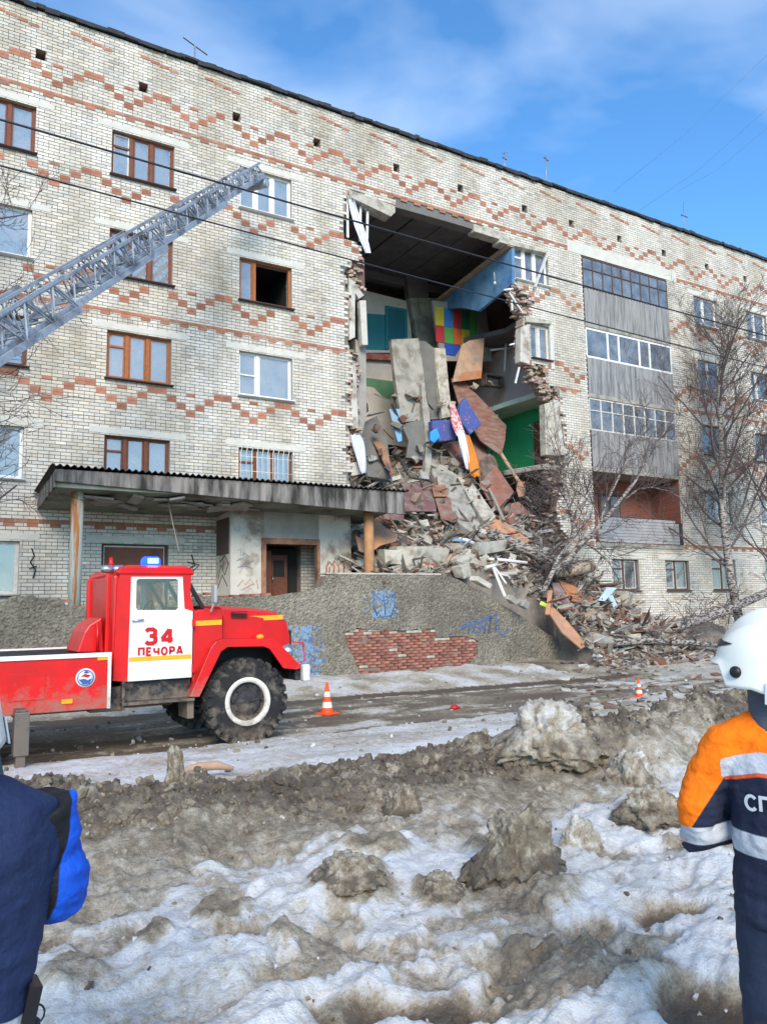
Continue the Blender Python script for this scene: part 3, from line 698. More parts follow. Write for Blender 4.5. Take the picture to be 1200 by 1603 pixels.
# ================================================================== ENTRANCE: canopy, vestibule, porch, wall
YF = -2.65
A_, B_ = PY(90, 726, YF), PY(628, 761, YF)
zt, zb_ = 4.97, 4.60
cx0, cx1 = A_.x, B_.x
can = thing('entrance_canopy', 'stained concrete entrance canopy with corrugated roof sheets on two round pillars', 'canopy', (6.8, -1.3, 2))
m = MB(); m.prism([(cx0, YF, zb_-.02), (cx0, -.05, zb_-.20), (cx0, -.05, zt-.22), (cx0, YF, zt)], (cx1-cx0, 0, 0)); sl = m.build('slab', 'canopy_under', can)
zr = [PY(628, 806, YF).z, PY(92, 754, YF).z]
m = MB(); m.prism([(cx0-.05, YF-.07, zr[1]), (cx1+.05, YF-.07, zr[0]), (cx1+.05, YF-.07, zt+.03), (cx0-.05, YF-.07, zt+.0)], (0, .09, 0)); m.build('fascia', 'fascia', can, .01)
for xx in (cx0-.05, cx1+.0):
    m = MB(); m.prism([(xx, YF+.02, zb_-.02), (xx, -.05, zb_-.22), (xx, -.05, zt-.25), (xx, YF+.02, zt-.01)], (.05, 0, 0)); m.build('fascia', 'fascia', can, .008)
n = 0; x = cx0-.15
while x < cx1+.1:                                      # corrugated slates, one object each
    wv = 1.0; m = MB(); vs = []; k = 28
    e = min(x+wv, cx1+.15)
    for i in range(k+1):
        xx = x+(e-x)*i/k; zz = .03*math.sin(2*math.pi*(xx)/.145)
        vs += [(xx, YF-.16, zt+.075+zz), (xx, -.03, zt-.16+zz), (xx, YF-.16, zt+.062+zz)]
    m.add(vs, [(3*i, 3*i+3, 3*i+4, 3*i+1) for i in range(k)]+[(3*i, 3*i+2, 3*i+5, 3*i+3) for i in range(k)], 0, True); m.build('roof_sheet', 'slate', can); x += wv-.02
for xx, mt in ((118, 'pillar'), (578, 'pillar_tan')):
    p = PY(xx, 900, -2.2); m = MB(); m.tube([(p.x, p.y, 1.6), (p.x, p.y, 3), (p.x, p.y, 4.62)], .135, 20); m.build('pillar', mt, can)
m = MB()
r = random.Random(8)
for i in range(26):
    x = r.uniform(cx0+.9, cx0+5.0); y = r.uniform(-2.4, -1.2); m.box((x, y, 4.57-.07*(-2.65-y)*-1-.02+r.uniform(-.05, .01)), (r.uniform(.2, .7), r.uniform(.1, .5), .05), (r.uniform(-.2, .2), r.uniform(-.15, .15), r.uniform(0, 3)))
m.build('peeling_plaster', 'plaster_grey', can)
m = MB(); a = Vector((5.2, -2.0, 4.5)); m.bar(a, a+Vector((.25, -.1, -1.2)), .02, .02); m.bar(Vector((4.6, -2.2, 4.52)), Vector((6.3, -2.0, 4.45)), .06, .03); m.build('hanging_lath', 'timber', can)
# vestibule
ves = thing('entrance_vestibule', 'white plastered entrance box with open doorway, peeling top and graffiti', 'entrance', (8.8, -.6, 2))
vx0, vx1, vy = 7.08, 10.62, -1.15
dl, dr_, dz = 8.0, 9.62, 3.68
m = MB(); m.b2(vx0, dl, vy, vy+.15, 1.5, 4.5); m.build('wall_panel', 'plaster_white', ves)
m = MB(); m.b2(dr_, vx1, vy, vy+.15, 1.5, 4.5); m.build('wall_panel', 'plaster_white', ves)
m = MB(); m.b2(dl, dr_, vy, vy+.15, dz, 4.5); m.build('wall_panel', 'plaster_grey', ves)
m = MB(); m.b2(vx0, vx0+.15, vy+.15, -.02, 1.5, 4.5); m.build('side_wall', 'plaster_white', ves)
m = MB(); m.b2(vx1-.15, vx1, vy+.15, -.02, 1.5, 4.5); m.build('side_wall', 'plaster_white', ves)
m = MB(); m.b2(vx0-.02, vx0, vy+.12, -.1, 3.35, 4.3); m.build('grating', 'frame_dark', ves)
m = MB(); m.b2(dl-.08, dl+.06, vy-.03, vy+.17, 1.9, dz+.1); m.b2(dr_-.06, dr_+.02, vy-.03, vy+.17, 1.9, dz+.1); m.b2(dl+.06, dr_-.06, vy-.03, vy+.17, dz-.06, dz+.1); m.build('door_frame', 'plywood', ves, .01)
m = MB(); m.b2(dl+.1, dr_-.1, .12, .2, 1.9, 3.6); d = m.build('door', 'room_dark', ves)  # dark sheet standing in for the shaded interior behind the doorway
m = MB(); m.b2(dl+.06, dl+.55, -.35, -.3, 1.9, 3.5); d = m.build('door', 'frame_brown', ves, .006)
m = MB(); m.b2(dl+.62, dl+1.12, -.14, -.1, 1.9, 3.4); d = m.build('door', 'frame_brown', ves, .006)
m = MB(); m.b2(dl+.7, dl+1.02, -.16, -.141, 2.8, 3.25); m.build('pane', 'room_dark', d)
m = MB(); m.tube([(dl+.66, -.18, 2.65), (dl+.66, -.18, 2.8)], .012, 6); m.build('handle', 'chrome', d)
def scribble(name, mat, strokes, Y0, rad, parent):
    m = MB()
    for s in strokes: m.tube([PY(x, y, Y0) for x, y in s], rad, 6)
    m.v = [(a, Y0+(b-Y0)*.06, c) for a, b, c in m.v]
    return m.build(name, mat, parent)
scribble('graffiti', 'graffiti_orange', [[(511, 898), (511, 886), (516, 880), (520, 886), (524, 878), (529, 886), (534, 880), (538, 888), (538, 898)], [(515, 897), (516, 887)], [(522, 897), (523, 885)], [(530, 897), (530, 887)]], vy-.006, .022, ves)
scribble('graffiti', 'graffiti_dark', [[(510, 890), (514, 878), (520, 884), (525, 874), (531, 884), (537, 879), (540, 890)], [(530, 872), (545, 874)], [(528, 877), (535, 868), (541, 878), (546, 868)], [(531, 880), (548, 876)]], vy-.006, .010, ves)
scribble('graffiti', 'graffiti_blue', [[(372, 862), (378, 858), (376, 870), (384, 866), (390, 872)], [(370, 878), (380, 874), (388, 882), (396, 878)], [(372, 888), (384, 886), (395, 890)]], vy-.006, .007, ves)
scribble('graffiti', 'graffiti_orange', [[(372, 918), (380, 908), (384, 916), (392, 906), (398, 916), (402, 908), (404, 922)], [(378, 924), (396, 914)]], vy-.006, .010, ves)
m = MB()
for s, mt in (([(342, 905), (346, 885), (352, 900), (358, 880)], 0), ([(341, 920), (348, 900), (356, 918)], 0), ([(344, 880), (352, 870), (358, 884)], 0)):
    m.tube([PX(x, y, vx0-.004) for x, y in s], .02, 5)
m.v = [(vx0-.004+(a-vx0)*.06, b, c) for a, b, c in m.v]
m.build('graffiti', 'graffiti_dark', ves)
# porch platform and its rough-cast wall
YW = -3.12
pf = structure(MB().b2(-4.5, 12.6, -2.75, -.02, 0, 1.92).build('porch_floor', 'concrete_dark'))
pw_ = thing('porch_wall', 'pebble-dashed porch wall with a bare patch of red brick and blue graffiti', 'wall', (9, -3, 0))
topL = [(-260, 955), (-60, 950), (-5, 946), (20, 934), (52, 930), (62, 938), (95, 937), (104, 948), (150, 952), (180, 962), (250, 945), (330, 932), (352, 937), (395, 934), (430, 933), (470, 927), (503, 919), (511, 900), (560, 899), (622, 900), (690, 898), (720, 909), (780, 943), (845, 984), (871, 1001), (876, 1020)]
prof = [PY(x, y, YW) for x, y in topL]
outer = [(p.x, p.z) for p in prof]
outer = [(outer[0][0], -.5)] + outer + [(outer[-1][0], -.5)]
patch_px = [(539, 990), (560, 984), (610, 986), (680, 985), (684, 996), (730, 998), (748, 1003), (746, 1024), (735, 1040), (700, 1052), (640, 1064), (600, 1070), (570, 1066), (556, 1040), (545, 1012)]
patch = [(PY(x, y, YW).x, PY(x, y, YW).z) for x, y in patch_px]
def jag(poly, a, n, seed):
    r = random.Random(seed); out = []
    for i in range(len(poly)):
        p, q = poly[i], poly[(i+1) % len(poly)]
        for k in range(n):
            t = k/n; out.append((p[0]+(q[0]-p[0])*t+r.uniform(-a, a), p[1]+(q[1]-p[1])*t+r.uniform(-a, a)))
    return out
patch = jag(patch, .035, 3, 3)
inner_top = [(x, z-.0) for x, z in outer]
m = MB(); m.prism([(x, YW+.06, z-.02) for x, z in outer], (0, .36, 0)); m.build('wall_body', 'old_mortar', pw_)
def coat(outer, holes, y, th, name, mat, parent):
    loops = [[Vector((x, y, z)) for x, z in outer]]+[[Vector((x, y, z)) for x, z in h] for h in holes]
    tri = tessellate_polygon(loops); flat = [v for l in loops for v in l]; nn = len(flat)
    vs = flat+[v+Vector((0, th, 0)) for v in flat]; fs = [tuple(t) for t in tri]
    o = 0
    for l in loops:
        k = len(l)
        for i in range(k): a, b = o+i, o+(i+1) % k; fs.append((a, b, nn+b, nn+a))
        o += k
    mb = MB(); mb.add(vs, fs); return mb.build(name, mat, parent)
def pebble():
    m = bpy.data.materials.new('pebble_dash'); m.use_nodes = True; t = m.node_tree; b = t.nodes['Principled BSDF']; b.inputs['Roughness'].default_value = .95
    tcn = N(t, 'ShaderNodeTexCoord'); LL = t.links.new
    v = N(t, 'ShaderNodeTexVoronoi', i_Scale=17.); n1 = N(t, 'ShaderNodeTexNoise', i_Scale=13., i_Detail=5, i_Roughness=.8); n2 = N(t, 'ShaderNodeTexNoise', i_Scale=.8, i_Detail=5)
    for q in (v, n1, n2): LL(tcn.outputs['Object'], q.inputs[0])
    cr = N(t, 'ShaderNodeValToRGB'); e = cr.color_ramp.elements; e[0].position = .32; e[0].color = (*lin((106, 96, 81)), 1); e[1].position = .68; e[1].color = (*lin((174, 163, 141)), 1)
    x = e.new(.5); x.color = (*lin((140, 131, 115)), 1)
    LL(n1.outputs[0], cr.inputs[0])
    mr = N(t, 'ShaderNodeMapRange', i_1=.35, i_2=.65, i_3=.72, i_4=1.15); LL(n2.outputs[0], mr.inputs[0]); s = N(t, 'ShaderNodeVectorMath', operation='SCALE'); LL(cr.outputs[0], s.inputs[0]); LL(mr.outputs[0], s.inputs['Scale']); LL(s.outputs[0], b.inputs['Base Color'])
    ad = N(t, 'ShaderNodeMath', operation='SUBTRACT'); LL(n1.outputs[0], ad.inputs[0]); LL(v.outputs[0], ad.inputs[1])
    bp = N(t, 'ShaderNodeBump', i_Strength=1., i_Distance=.05); LL(ad.outputs[0], bp.inputs['Height']); LL(bp.outputs[0], b.inputs['Normal']); MT['pebble_dash'] = m
pebble()
ct = coat(jag(outer[:1], 0, 1, 1)+jag(outer[1:-1], .015, 3, 5)[:-3]+[outer[-2], outer[-1]], [patch], YW, .058, 'roughcast', 'pebble_dash', pw_)
m = MB(); zc = PY(600, 899, YW).z; m.b2(PY(511, 900, YW).x, PY(690, 898, YW).x, YW-.015, YW+.44, zc-.012, zc+.035); m.build('coping', 'concrete_pale', pw_, .01)
# exposed bricks in the bare patch and along the broken top
bt = MB(); bt.b2(-.12, .12, -.05, .06, .004, .066); bt = bt.mesh('brick', 'brick_old'); btw = MB(); btw.b2(-.12, .12, -.05, .06, .004, .066); btw = btw.mesh('brick', 'concrete_pale')
zs = [p[1] for p in patch]; xs_ = [p[0] for p in patch]; z = min(zs)-.02; k = 0
body = pw_.children[0]
while z < max(zs)+.03:
    x = min(xs_)-.2+(k % 2)*.125
    while x < max(xs_)+.2:
        if in_poly(x, z+.03, patch) or in_poly(x-.1, z+.03, patch) or in_poly(x+.1, z+.03, patch):
            if RNG.random() > .04:
                top = not in_poly(x, z+.13, patch)
                o = bpy.data.objects.new('brick', btw if (top and RNG.random() < .45) or RNG.random() < .02 else bt); COL.objects.link(o); o.parent = body
                o.matrix_parent_inverse = Matrix.Identity(4)
                o.location = (x+RNG.uniform(-.008, .008), YW+.06+RNG.uniform(-.012, .035), z); o.rotation_euler = (0, RNG.uniform(-.02, .02), RNG.uniform(-.04, .04))
        x += .255
    z += .075; k += 1
for (xa_, xb_, n_) in ((335, 425, 2), (150, 200, 2), (96, 130, 2), (220, 330, 1)):
    a, b = PY(xa_, 936, YW), PY(xb_, 936, YW); x = a.x
    while x < b.x:
        pz = np.interp(x, [o[0] for o in outer[1:-1]], [o[1] for o in outer[1:-1]])
        for q in range(n_):
            if RNG.random() < .8:
                o = bpy.data.objects.new('brick', bt); COL.objects.link(o); o.parent = body; o.location = (x+q*.1, YW+.09+RNG.uniform(-.02, .05), pz+.0-q*.075+RNG.uniform(0, .02)); o.rotation_euler = (0, RNG.uniform(-.06, .06), RNG.uniform(-.2, .2))
        x += .26
def spray(name, mat, px0, px1, py0, py1, n, seed):
    r = random.Random(seed); m = MB()
    for i in range(n):
        p = PY(r.gauss((px0+px1)/2, (px1-px0)/4), r.uniform(py0, py1), YW-.003); s_ = r.uniform(.012, .05)
        m.lathe([(0.0001, -.001), (s_, 0)], p, 'y', 7)
    return m.build(name, mat, pw_)
scribble('graffiti', 'graffiti_blue', [[(722, 982), (736, 968), (733, 992)], [(740, 990), (744, 972), (753, 976), (752, 988), (743, 990)], [(757, 992), (760, 966), (768, 964), (764, 992)], [(770, 966), (777, 962), (776, 986)], [(777, 986), (786, 994), (795, 984)], [(720, 984), (778, 962)], [(745, 980), (756, 982)]], YW-.006, .026, pw_)
spray('graffiti', 'graffiti_sky', 580, 620, 925, 966, 150, 1)
scribble('graffiti', 'graffiti_blue', [[(586, 926), (584, 944), (590, 964)], [(600, 930), (603, 962)], [(616, 926), (618, 946), (612, 964)], [(586, 930), (600, 942), (616, 930)], [(590, 966), (612, 964)]], YW-.004, .02, pw_)
spray('graffiti', 'graffiti_sky', 455, 500, 980, 1060, 240, 2); spray('graffiti', 'graffiti_blue', 460, 505, 1000, 1075, 120, 3)
scribble('graffiti', 'graffiti_dark', [[(50, 858), (54, 870), (48, 880), (56, 892), (52, 905)], [(46, 890), (58, 886)], [(300, 868), (305, 885), (296, 890)], [(294, 880), (312, 884), (300, 896)]], -.05, .016, bld)
# ================================================================== GROUND: road, snow strip, berm, foreground
def vn(x, y, seed):
    xi = np.floor(x).astype(np.int64); yi = np.floor(y).astype(np.int64); xf = x-xi; yf = y-yi
    def h(a, b):
        n = (a*374761393 + b*668265263 + seed*2147483647) & 0xffffffff
        n = ((n ^ (n >> 13))*1274126177) & 0xffffffff
        return ((n ^ (n >> 16)) & 0xffff)/65535.
    u = xf*xf*(3-2*xf); v = yf*yf*(3-2*yf)
    return (h(xi, yi)*(1-u)+h(xi+1, yi)*u)*(1-v)+(h(xi, yi+1)*(1-u)+h(xi+1, yi+1)*u)*v
def fbm(x, y, seed, o=5, g=.5):
    s = 0; a = 1; t = 0
    for i in range(o): s = s+a*vn(x*2**i+17*i, y*2**i-9*i, seed+i); t += a; a *= g
    return s/t-.5
def rdg(x, y, seed, o=4):
    s = 0; a = 1; t = 0
    for i in range(o): s = s+a*(1-abs(2*vn(x*2**i, y*2**i, seed+i)-1)); t += a; a *= .5
    return s/t
def sst(a, b, x): t = np.clip((x-a)/(b-a), 0, 1); return t*t*(3-2*t)
PATCH = []                                              # cx, cy, angle-free radii in metres, dirt value, height
def pt_(px, py, rx, ry, d, h=0.):
    c = PZ(px, py, .06); e = PZ(px+rx, py, .06); f_ = PZ(px, py+ry, .06)
    PATCH.append((c.x, c.y, (e-c).length, (f_-c).length, math.atan2((e-c).y, (e-c).x), d, h))
for q in ((640, 1582, 130, 40, .97, -.07), (1110, 1580, 90, 48, .97, -.07), (1055, 1430, 62, 15, .95, -.05), (930, 1535, 150, 40, .60, .04), (815, 1395, 95, 34, .60, .03), (545, 1402, 70, 30, .60, .05),
          (110, 1548, 55, 26, .56, .05), (235, 1492, 42, 22, .58, .05), (690, 1402, 40, 18, .62, .05), (1010, 1282, 55, 22, .58, .09), (1065, 1040, 95, 22, .40, .0), (345, 1445, 50, 26, .56, .05), (450, 1485, 46, 20, .54, .04), (600, 1340, 70, 22, .62, .06), (870, 1490, 90, 20, .6, .04), (180, 1420, 60, 20, .5, .02), (1100, 1330, 60, 22, .5, .04), (760, 1330, 40, 22, .62, .05)): pt_(*q)
def terrain(X, Y):
    wob = fbm(X*.35, Y*.35, 3)*1.0
    z = fbm(X*.6, Y*.6, 5, 4)*.05
    d = np.full_like(X, 1.0)
    fine = fbm(X*9, Y*9, 21, 4)
    # road ruts
    road = sst(-10.0, -9.7, Y+wob*.5)*(1-sst(-6.6, -5.6, Y+wob*.9))
    z = z + road*(fbm(X*.5, Y*3.2, 31, 4)*.07) + fbm(X*3, Y*3, 33, 4)*.035
    d = np.where(road > .5, .70+fbm(X*1.2, Y*1.6, 41)*.6-.34*sst(.0, .14, fbm(X*.8, Y*3, 44)+.3*fine)+.14*sst(-8.2, -9.6, Y)*sst(5.2, 4.2, X), d)  # last term paints the truck's shade on the road through the dirt value
    # snow bank at the foot of the porch wall
    bank = sst(-6.3, -3.4, Y+wob*.8)*(1-sst(15.2, 17.5, X))
    z = z + bank*(.16+.26*(fbm(X*1.3, Y*1.3, 51)+.35)) 
    d = np.where(bank > .12, .42+fbm(X*1.6, Y*1.6, 53)*.7, d)
    # rise towards the house on the right
    rise = sst(-7.5, .5, Y)*sst(13.5, 20, X); z = z + rise*.65
    d = np.where(rise > .03, .66+fbm(X*1.3, Y*1.3, 57)*.7, d)
    # packed snow strip between road and berm
    strip = (1-sst(-10.05, -9.75, Y+wob*.5+fine*.2)); z = z + strip*(.075+fbm(X*1.1, Y*2.2, 61)*.09+fbm(X*5, Y*5, 63)*.03)
    d = np.where(strip > .5, .30+fbm(X*1.1, Y*2.4, 65)*.55+fine*.15, d)
    # berm: crumbly ploughed ridge
    yb = -13.55+fbm(X*.5, X*0+2, 71)*.8; wx, wy = X+fbm(X*2, Y*2, 70)*.3, Y+fbm(X*2, Y*2, 72)*.3
    bh = .20+.24*sst(4.2, 7.2, X)+.10*(1-sst(1.5, 3.0, X))
    back = sst(-12.5, -13.2, Y-(yb+13.55)); front = sst(-15.1, -13.75, Y-(yb+13.55))
    berm = back*front
    big = rdg(wx*1.15, wy*1.15, 75, 3); t1 = fbm(wx*1.9, wy*1.9, 77, 4)*5; st1 = (np.floor(t1)+sst(.38, .62, t1-np.floor(t1)))/5
    t2 = fbm(wx*5, wy*5, 78, 4)*4; st2 = (np.floor(t2)+sst(.38, .62, t2-np.floor(t2)))/4
    z = z + berm*(bh*(.35+.95*big)+st1*.30+st2*.13+fbm(X*13, Y*13, 79)*.08)
    pale = sst(.04, .16, fbm(X*1.3, Y*1.9, 83)+.3*fbm(X*6, Y*6, 84))
    d = np.where(berm > .08, .80+fbm(X*1.6, Y*1.6, 81)*.35+fine*.35-.24*pale, d)
    # foreground: white crust lying over brown ice, crisp edges
    fg = 1-sst(-15.2, -14.2, Y-wob*.5)
    isl = fbm(X*.95+wob*.6, Y*1.25, 91, 4)+.45*fbm(X*4.5, Y*4.5, 92)+.30*sst(-15.7, -14.5, Y)-.045; mk = sst(.03, .12, isl)
    ca, sa = math.cos(.35), math.sin(.35); crust = rdg((X*ca+Y*sa)*1.1+wob, (-X*sa+Y*ca)*3.6+fbm(X*3, Y*3, 86)*.5, 85)
    z = z + fg*(fbm(X*1.4, Y*1.4, 87)*.20+(1-mk)*(.045+(crust-.6)*.15)+mk*(fbm(X*5, Y*5, 88)*.16+(rdg(X*7, Y*7, 82)-.6)*.06)+fbm(X*9, Y*9, 89)*.05+fbm(X*26, Y*26, 80, 3)*.018-.02)
    dfg = (1-mk)*(.20+fbm(X*2.4, Y*3.2, 90)*.34-(crust-.6)*.3)+mk*(.52+fbm(X*3, Y*3, 94)*.4)+fine*.12
    d = d*(1-fg)+dfg*fg
    sl = np.exp(-((Y+14.7-wob*.2)/.42)**2); d = d*(1-sl*.7)+sl*.7*(.53+fbm(X*1.2, Y*3.2, 93)*.45+fine*.2)
    for cx_, cy_, rx, ry, an, dv, h in PATCH:
        dx, dy = X-cx_, Y-cy_; u = (dx*math.cos(an)+dy*math.sin(an))/rx; v = (-dx*math.sin(an)+dy*math.cos(an))/ry
        w_ = 1-sst(.55, 1.15, np.sqrt(u*u+v*v)+fbm(X*2.6, Y*2.6, 95)*1.1)
        d = d*(1-w_)+w_*(dv+fbm(X*4, Y*4, 97)*.3); z = z*(1-w_*(.6 if h < 0 else 0)) + w_*h*(.6+rdg(X*3, Y*3, 99)*.8) + (w_*fbm(X*6, Y*6, 98)*.10 if h > 0 else 0)
    return z, np.clip(d+fine*.1, 0, 1)
HX, HY = np.arange(-3, 30, .06), np.arange(-19.4, .6, .06)
HZ = terrain(*[a.ravel() for a in np.meshgrid(HX, HY)])[0].reshape(len(HY), len(HX))
def hz(x, y):
    i = min(max((x-HX[0])/.06, 0), len(HX)-2); j = min(max((y-HY[0])/.06, 0), len(HY)-2); a, b = int(i), int(j); u, v = i-a, j-b
    return float((HZ[b, a]*(1-u)+HZ[b, a+1]*u)*(1-v)+(HZ[b+1, a]*(1-u)+HZ[b+1, a+1]*u)*v)
nth, nr = 640, 560
th = np.linspace(YAW-.78, YAW+.78, nth); rr = 1.6*np.exp(np.linspace(0, math.log(48/1.6), nr))
TH, RR = np.meshgrid(th, rr); GX = CAM.x+RR*np.sin(TH); GY = CAM.y+RR*np.cos(TH)
GZ, GD = terrain(GX.ravel(), GY.ravel())
vs = np.stack([GX.ravel(), GY.ravel(), GZ], 1)
ii = np.arange(nr-1)[:, None]*nth+np.arange(nth-1)[None]; q = np.stack([ii, ii+nth, ii+nth+1, ii+1], -1).reshape(-1, 4)[:, ::-1]
keep = GY.ravel()[q].max(1) < .35
q = q[keep]
me = bpy.data.meshes.new('ground'); me.vertices.add(len(vs)); me.vertices.foreach_set('co', vs.astype(np.float32).ravel())
me.loops.add(q.size); me.loops.foreach_set('vertex_index', q.ravel().astype(np.int32)); me.polygons.add(len(q))
me.polygons.foreach_set('loop_start', np.arange(0, q.size, 4, dtype=np.int32)); me.update(calc_edges=True); me.polygons.foreach_set('use_smooth', np.ones(len(q), bool))
at = me.attributes.new('dirt', 'FLOAT', 'POINT'); at.data.foreach_set('value', GD.astype(np.float32))
def snow_mat():
    m = bpy.data.materials.new('snow_ground'); m.use_nodes = True; t = m.node_tree; b = t.nodes['Principled BSDF']; LL = t.links.new
    a = N(t, 'ShaderNodeAttribute', attribute_name='dirt'); tcn = N(t, 'ShaderNodeTexCoord')
    n1 = N(t, 'ShaderNodeTexNoise', i_Scale=14., i_Detail=8, i_Roughness=.7); n2 = N(t, 'ShaderNodeTexNoise', i_Scale=70., i_Detail=6, i_Roughness=.7)
    for n_ in (n1, n2): LL(tcn.outputs['Object'], n_.inputs[0])
    s1 = N(t, 'ShaderNodeMapRange', i_1=.3, i_2=.7, i_3=-.17, i_4=.17); LL(n1.outputs[0], s1.inputs[0]); s2 = N(t, 'ShaderNodeMapRange', i_1=.3, i_2=.7, i_3=-.10, i_4=.10); LL(n2.outputs[0], s2.inputs[0])
    a1 = N(t, 'ShaderNodeMath', operation='ADD'); LL(a.outputs['Fac'], a1.inputs[0]); LL(s1.outputs[0], a1.inputs[1]); a2 = N(t, 'ShaderNodeMath', operation='ADD'); LL(a1.outputs[0], a2.inputs[0]); LL(s2.outputs[0], a2.inputs[1])
    cr = N(t, 'ShaderNodeValToRGB'); e = cr.color_ramp.elements; e[0].position = .05; e[0].color = (*lin((230, 229, 227)), 1); e[1].position = .98; e[1].color = (*lin((92, 80, 67)), 1)
    for p, c in ((.26, (210, 206, 199)), (.44, (180, 168, 148)), (.6, (144, 130, 109)), (.78, (108, 95, 79))):
        x = e.new(p); x.color = (*lin(c), 1)
    LL(a2.outputs[0], cr.inputs[0]); LL(cr.outputs[0], b.inputs['Base Color'])
    r_ = N(t, 'ShaderNodeMapRange', i_1=.75, i_2=1.0, i_3=.75, i_4=.4); LL(a2.outputs[0], r_.inputs[0]); LL(r_.outputs[0], b.inputs['Roughness'])
    sm = N(t, 'ShaderNodeMath', operation='ADD'); LL(n1.outputs[0], sm.inputs[0]); h2 = N(t, 'ShaderNodeMath', operation='MULTIPLY'); h2.inputs[1].default_value = .4; LL(n2.outputs[0], h2.inputs[0]); LL(h2.outputs[0], sm.inputs[1])
    bp = N(t, 'ShaderNodeBump', i_Strength=.8, i_Distance=.05); LL(sm.outputs[0], bp.inputs['Height']); LL(bp.outputs[0], b.inputs['Normal']); MT['snow_ground'] = m
snow_mat(); me.materials.append(MT['snow_ground'])
structure(put('ground', me))
m = MB(); m.add([(-300, -300, -.45), (300, -300, -.45), (300, 300, -.45), (-300, 300, -.45)], [(0, 1, 2, 3)]); structure(m.build('outer_ground', 'concrete_dark'))

# --- dirty snow lumps standing on the berm and the foreground
def lump_mesh(name, c, r, seed, dirt, rough=.35, spike=0., sub=5):
    bm = bmesh.new(); bmesh.ops.create_icosphere(bm, subdivisions=sub, radius=1.0); off = Vector((seed*3.7, seed*1.3, 0)); dv = []
    for v in bm.verts:
        p = v.co.copy(); p = Vector([math.copysign(abs(q)**.78, q) for q in p]); n = mnoise.fractal(p*1.1+off, .9, 2.0, 4)*rough
        vo = mnoise.voronoi(p*1.7+off)[0]; k = (vo[1]-vo[0])*.28; f = mnoise.fractal(p*7+off, .6, 2, 4)*.07; vo2 = mnoise.voronoi(p*5+off)[0]
        vo3 = mnoise.voronoi(p*11+off)[0]; s = .80+n*.8+k*.6+f*1.5+(vo2[1]-vo2[0])*.13+(vo3[1]-vo3[0])*.05
        flare = 1+.8*max(0, .3-p.z); tp = 1-spike*max(0, p.z)
        v.co = Vector((p.x*s*r[0]*flare*tp, p.y*s*r[1]*flare*tp, p.z*s*r[2]))+Vector(c)
        dv.append(dirt+mnoise.fractal(p*2.3+off, .8, 2, 5)*.22+(.12 if p.z < .1 else 0)-.10*max(0, p.z))
    me = bpy.data.meshes.new(name); bm.to_mesh(me); bm.free(); me.materials.append(MT['snow_ground'])
    at = me.attributes.new('dirt', 'FLOAT', 'POINT'); at.data.foreach_set('value', np.array(dv, np.float32))
    for p in me.polygons: p.use_smooth = True
    return put(name, me)
def snow_lump(px, py, wpx, hpx, seed, dirt, label, spike=.3, asp=1., z0=.25, rough=.3):
    c = PZ(px, py, z0); dep = (c-CAM).dot(FW); s_ = dep/F_PX; h = hpx*s_; g = hz(c.x, c.y)
    o = lump_mesh('snow_lump', (c.x, c.y, g+h*.02), (wpx*s_/2*.92, wpx*s_/2*asp, h*.95), seed, dirt, rough, spike)
    return tag(o, label, 'snow', 'lumps of ploughed dirty snow')
snow_lump(858, 1172, 136, 60, 1, .48, 'largest grey snow boulder on the berm in front of the far cone', .05, .8, .35)
snow_lump(630, 1214, 60, 42, 2, .70, 'small pointed dark snow lump on the crest of the berm', .3, .9, .4)
snow_lump(274, 1254, 36, 64, 3, .66, 'upright post-shaped lump of dirty snow behind the berm', .12, .8, .12, .30)
snow_lump(814, 1392, 126, 72, 4, .66, 'big brown block of frozen dirty snow in the foreground', .12, .75, .0, .34)
snow_lump(985, 1172, 70, 46, 5, .52, 'pale rounded snow lump beside the rescuer orange sleeve', .1, .9, .4)
snow_lump(905, 1318, 86, 50, 6, .46, 'tan slab of old snow right of the big brown snow block', .2, .5, .1)
snow_lump(545, 1412, 90, 28, 8, .62, 'flat brown snow lump in the middle of the foreground', .1, .8, .04)
snow_lump(690, 1408, 66, 28, 9, .64, 'small brown snow lump left of the big brown snow block', .1, .8, .04)
snow_lump(1020, 1290, 84, 34, 10, .58, 'low tan snow lump in front of the rescuer elbow', .1, .8, .1)
# crumbly clods over the berm and the brown islands
bm = bmesh.new(); bmesh.ops.create_icosphere(bm, subdivisions=1, radius=1.); bm.verts.ensure_lookup_table(); IV = [v.co.copy() for v in bm.verts]; IFc = [[v.index for v in f.verts] for f in bm.faces]; bm.free()
m = MB(); r = random.Random(61); dvals = []
cand_x = np.array([r.uniform(-1.5, 12.5) for i in range(30000)]); cand_y = np.array([r.uniform(-17.6, -12.4) for i in range(30000)])
cz, cdirt = terrain(cand_x, cand_y)
cnt = 0
for x, y, z_, d_ in zip(cand_x, cand_y, cz, cdirt):
    if d_ < .58 or cnt > 5000 or r.random() > (.8 if y > -14.4 else .15): continue
    s_ = .012*math.exp(abs(r.gauss(0, .75))) if y > -15 else .007*math.exp(abs(r.gauss(0, .7)))
    s_ = min(s_, .06); e = Euler((r.uniform(0, 6), r.uniform(0, 6), r.uniform(0, 6))).to_matrix(); sq = Vector((r.uniform(.7, 1.5), r.uniform(.7, 1.2), r.uniform(.5, .9)))
    m.add([Vector((x, y, z_+s_*.15))+e @ Vector((v.x*sq.x, v.y*sq.y, v.z*sq.z))*(s_*r.uniform(.75, 1.2)) for v in IV], IFc, 0, False); dvals += [min(1, max(.3, d_+r.uniform(-.16, .14)))]*len(IV); cnt += 1
o = m.build('snow_clods', 'snow_ground'); at = o.data.attributes.new('dirt', 'FLOAT', 'POINT'); at.data.foreach_set('value', np.array(dvals, np.float32))
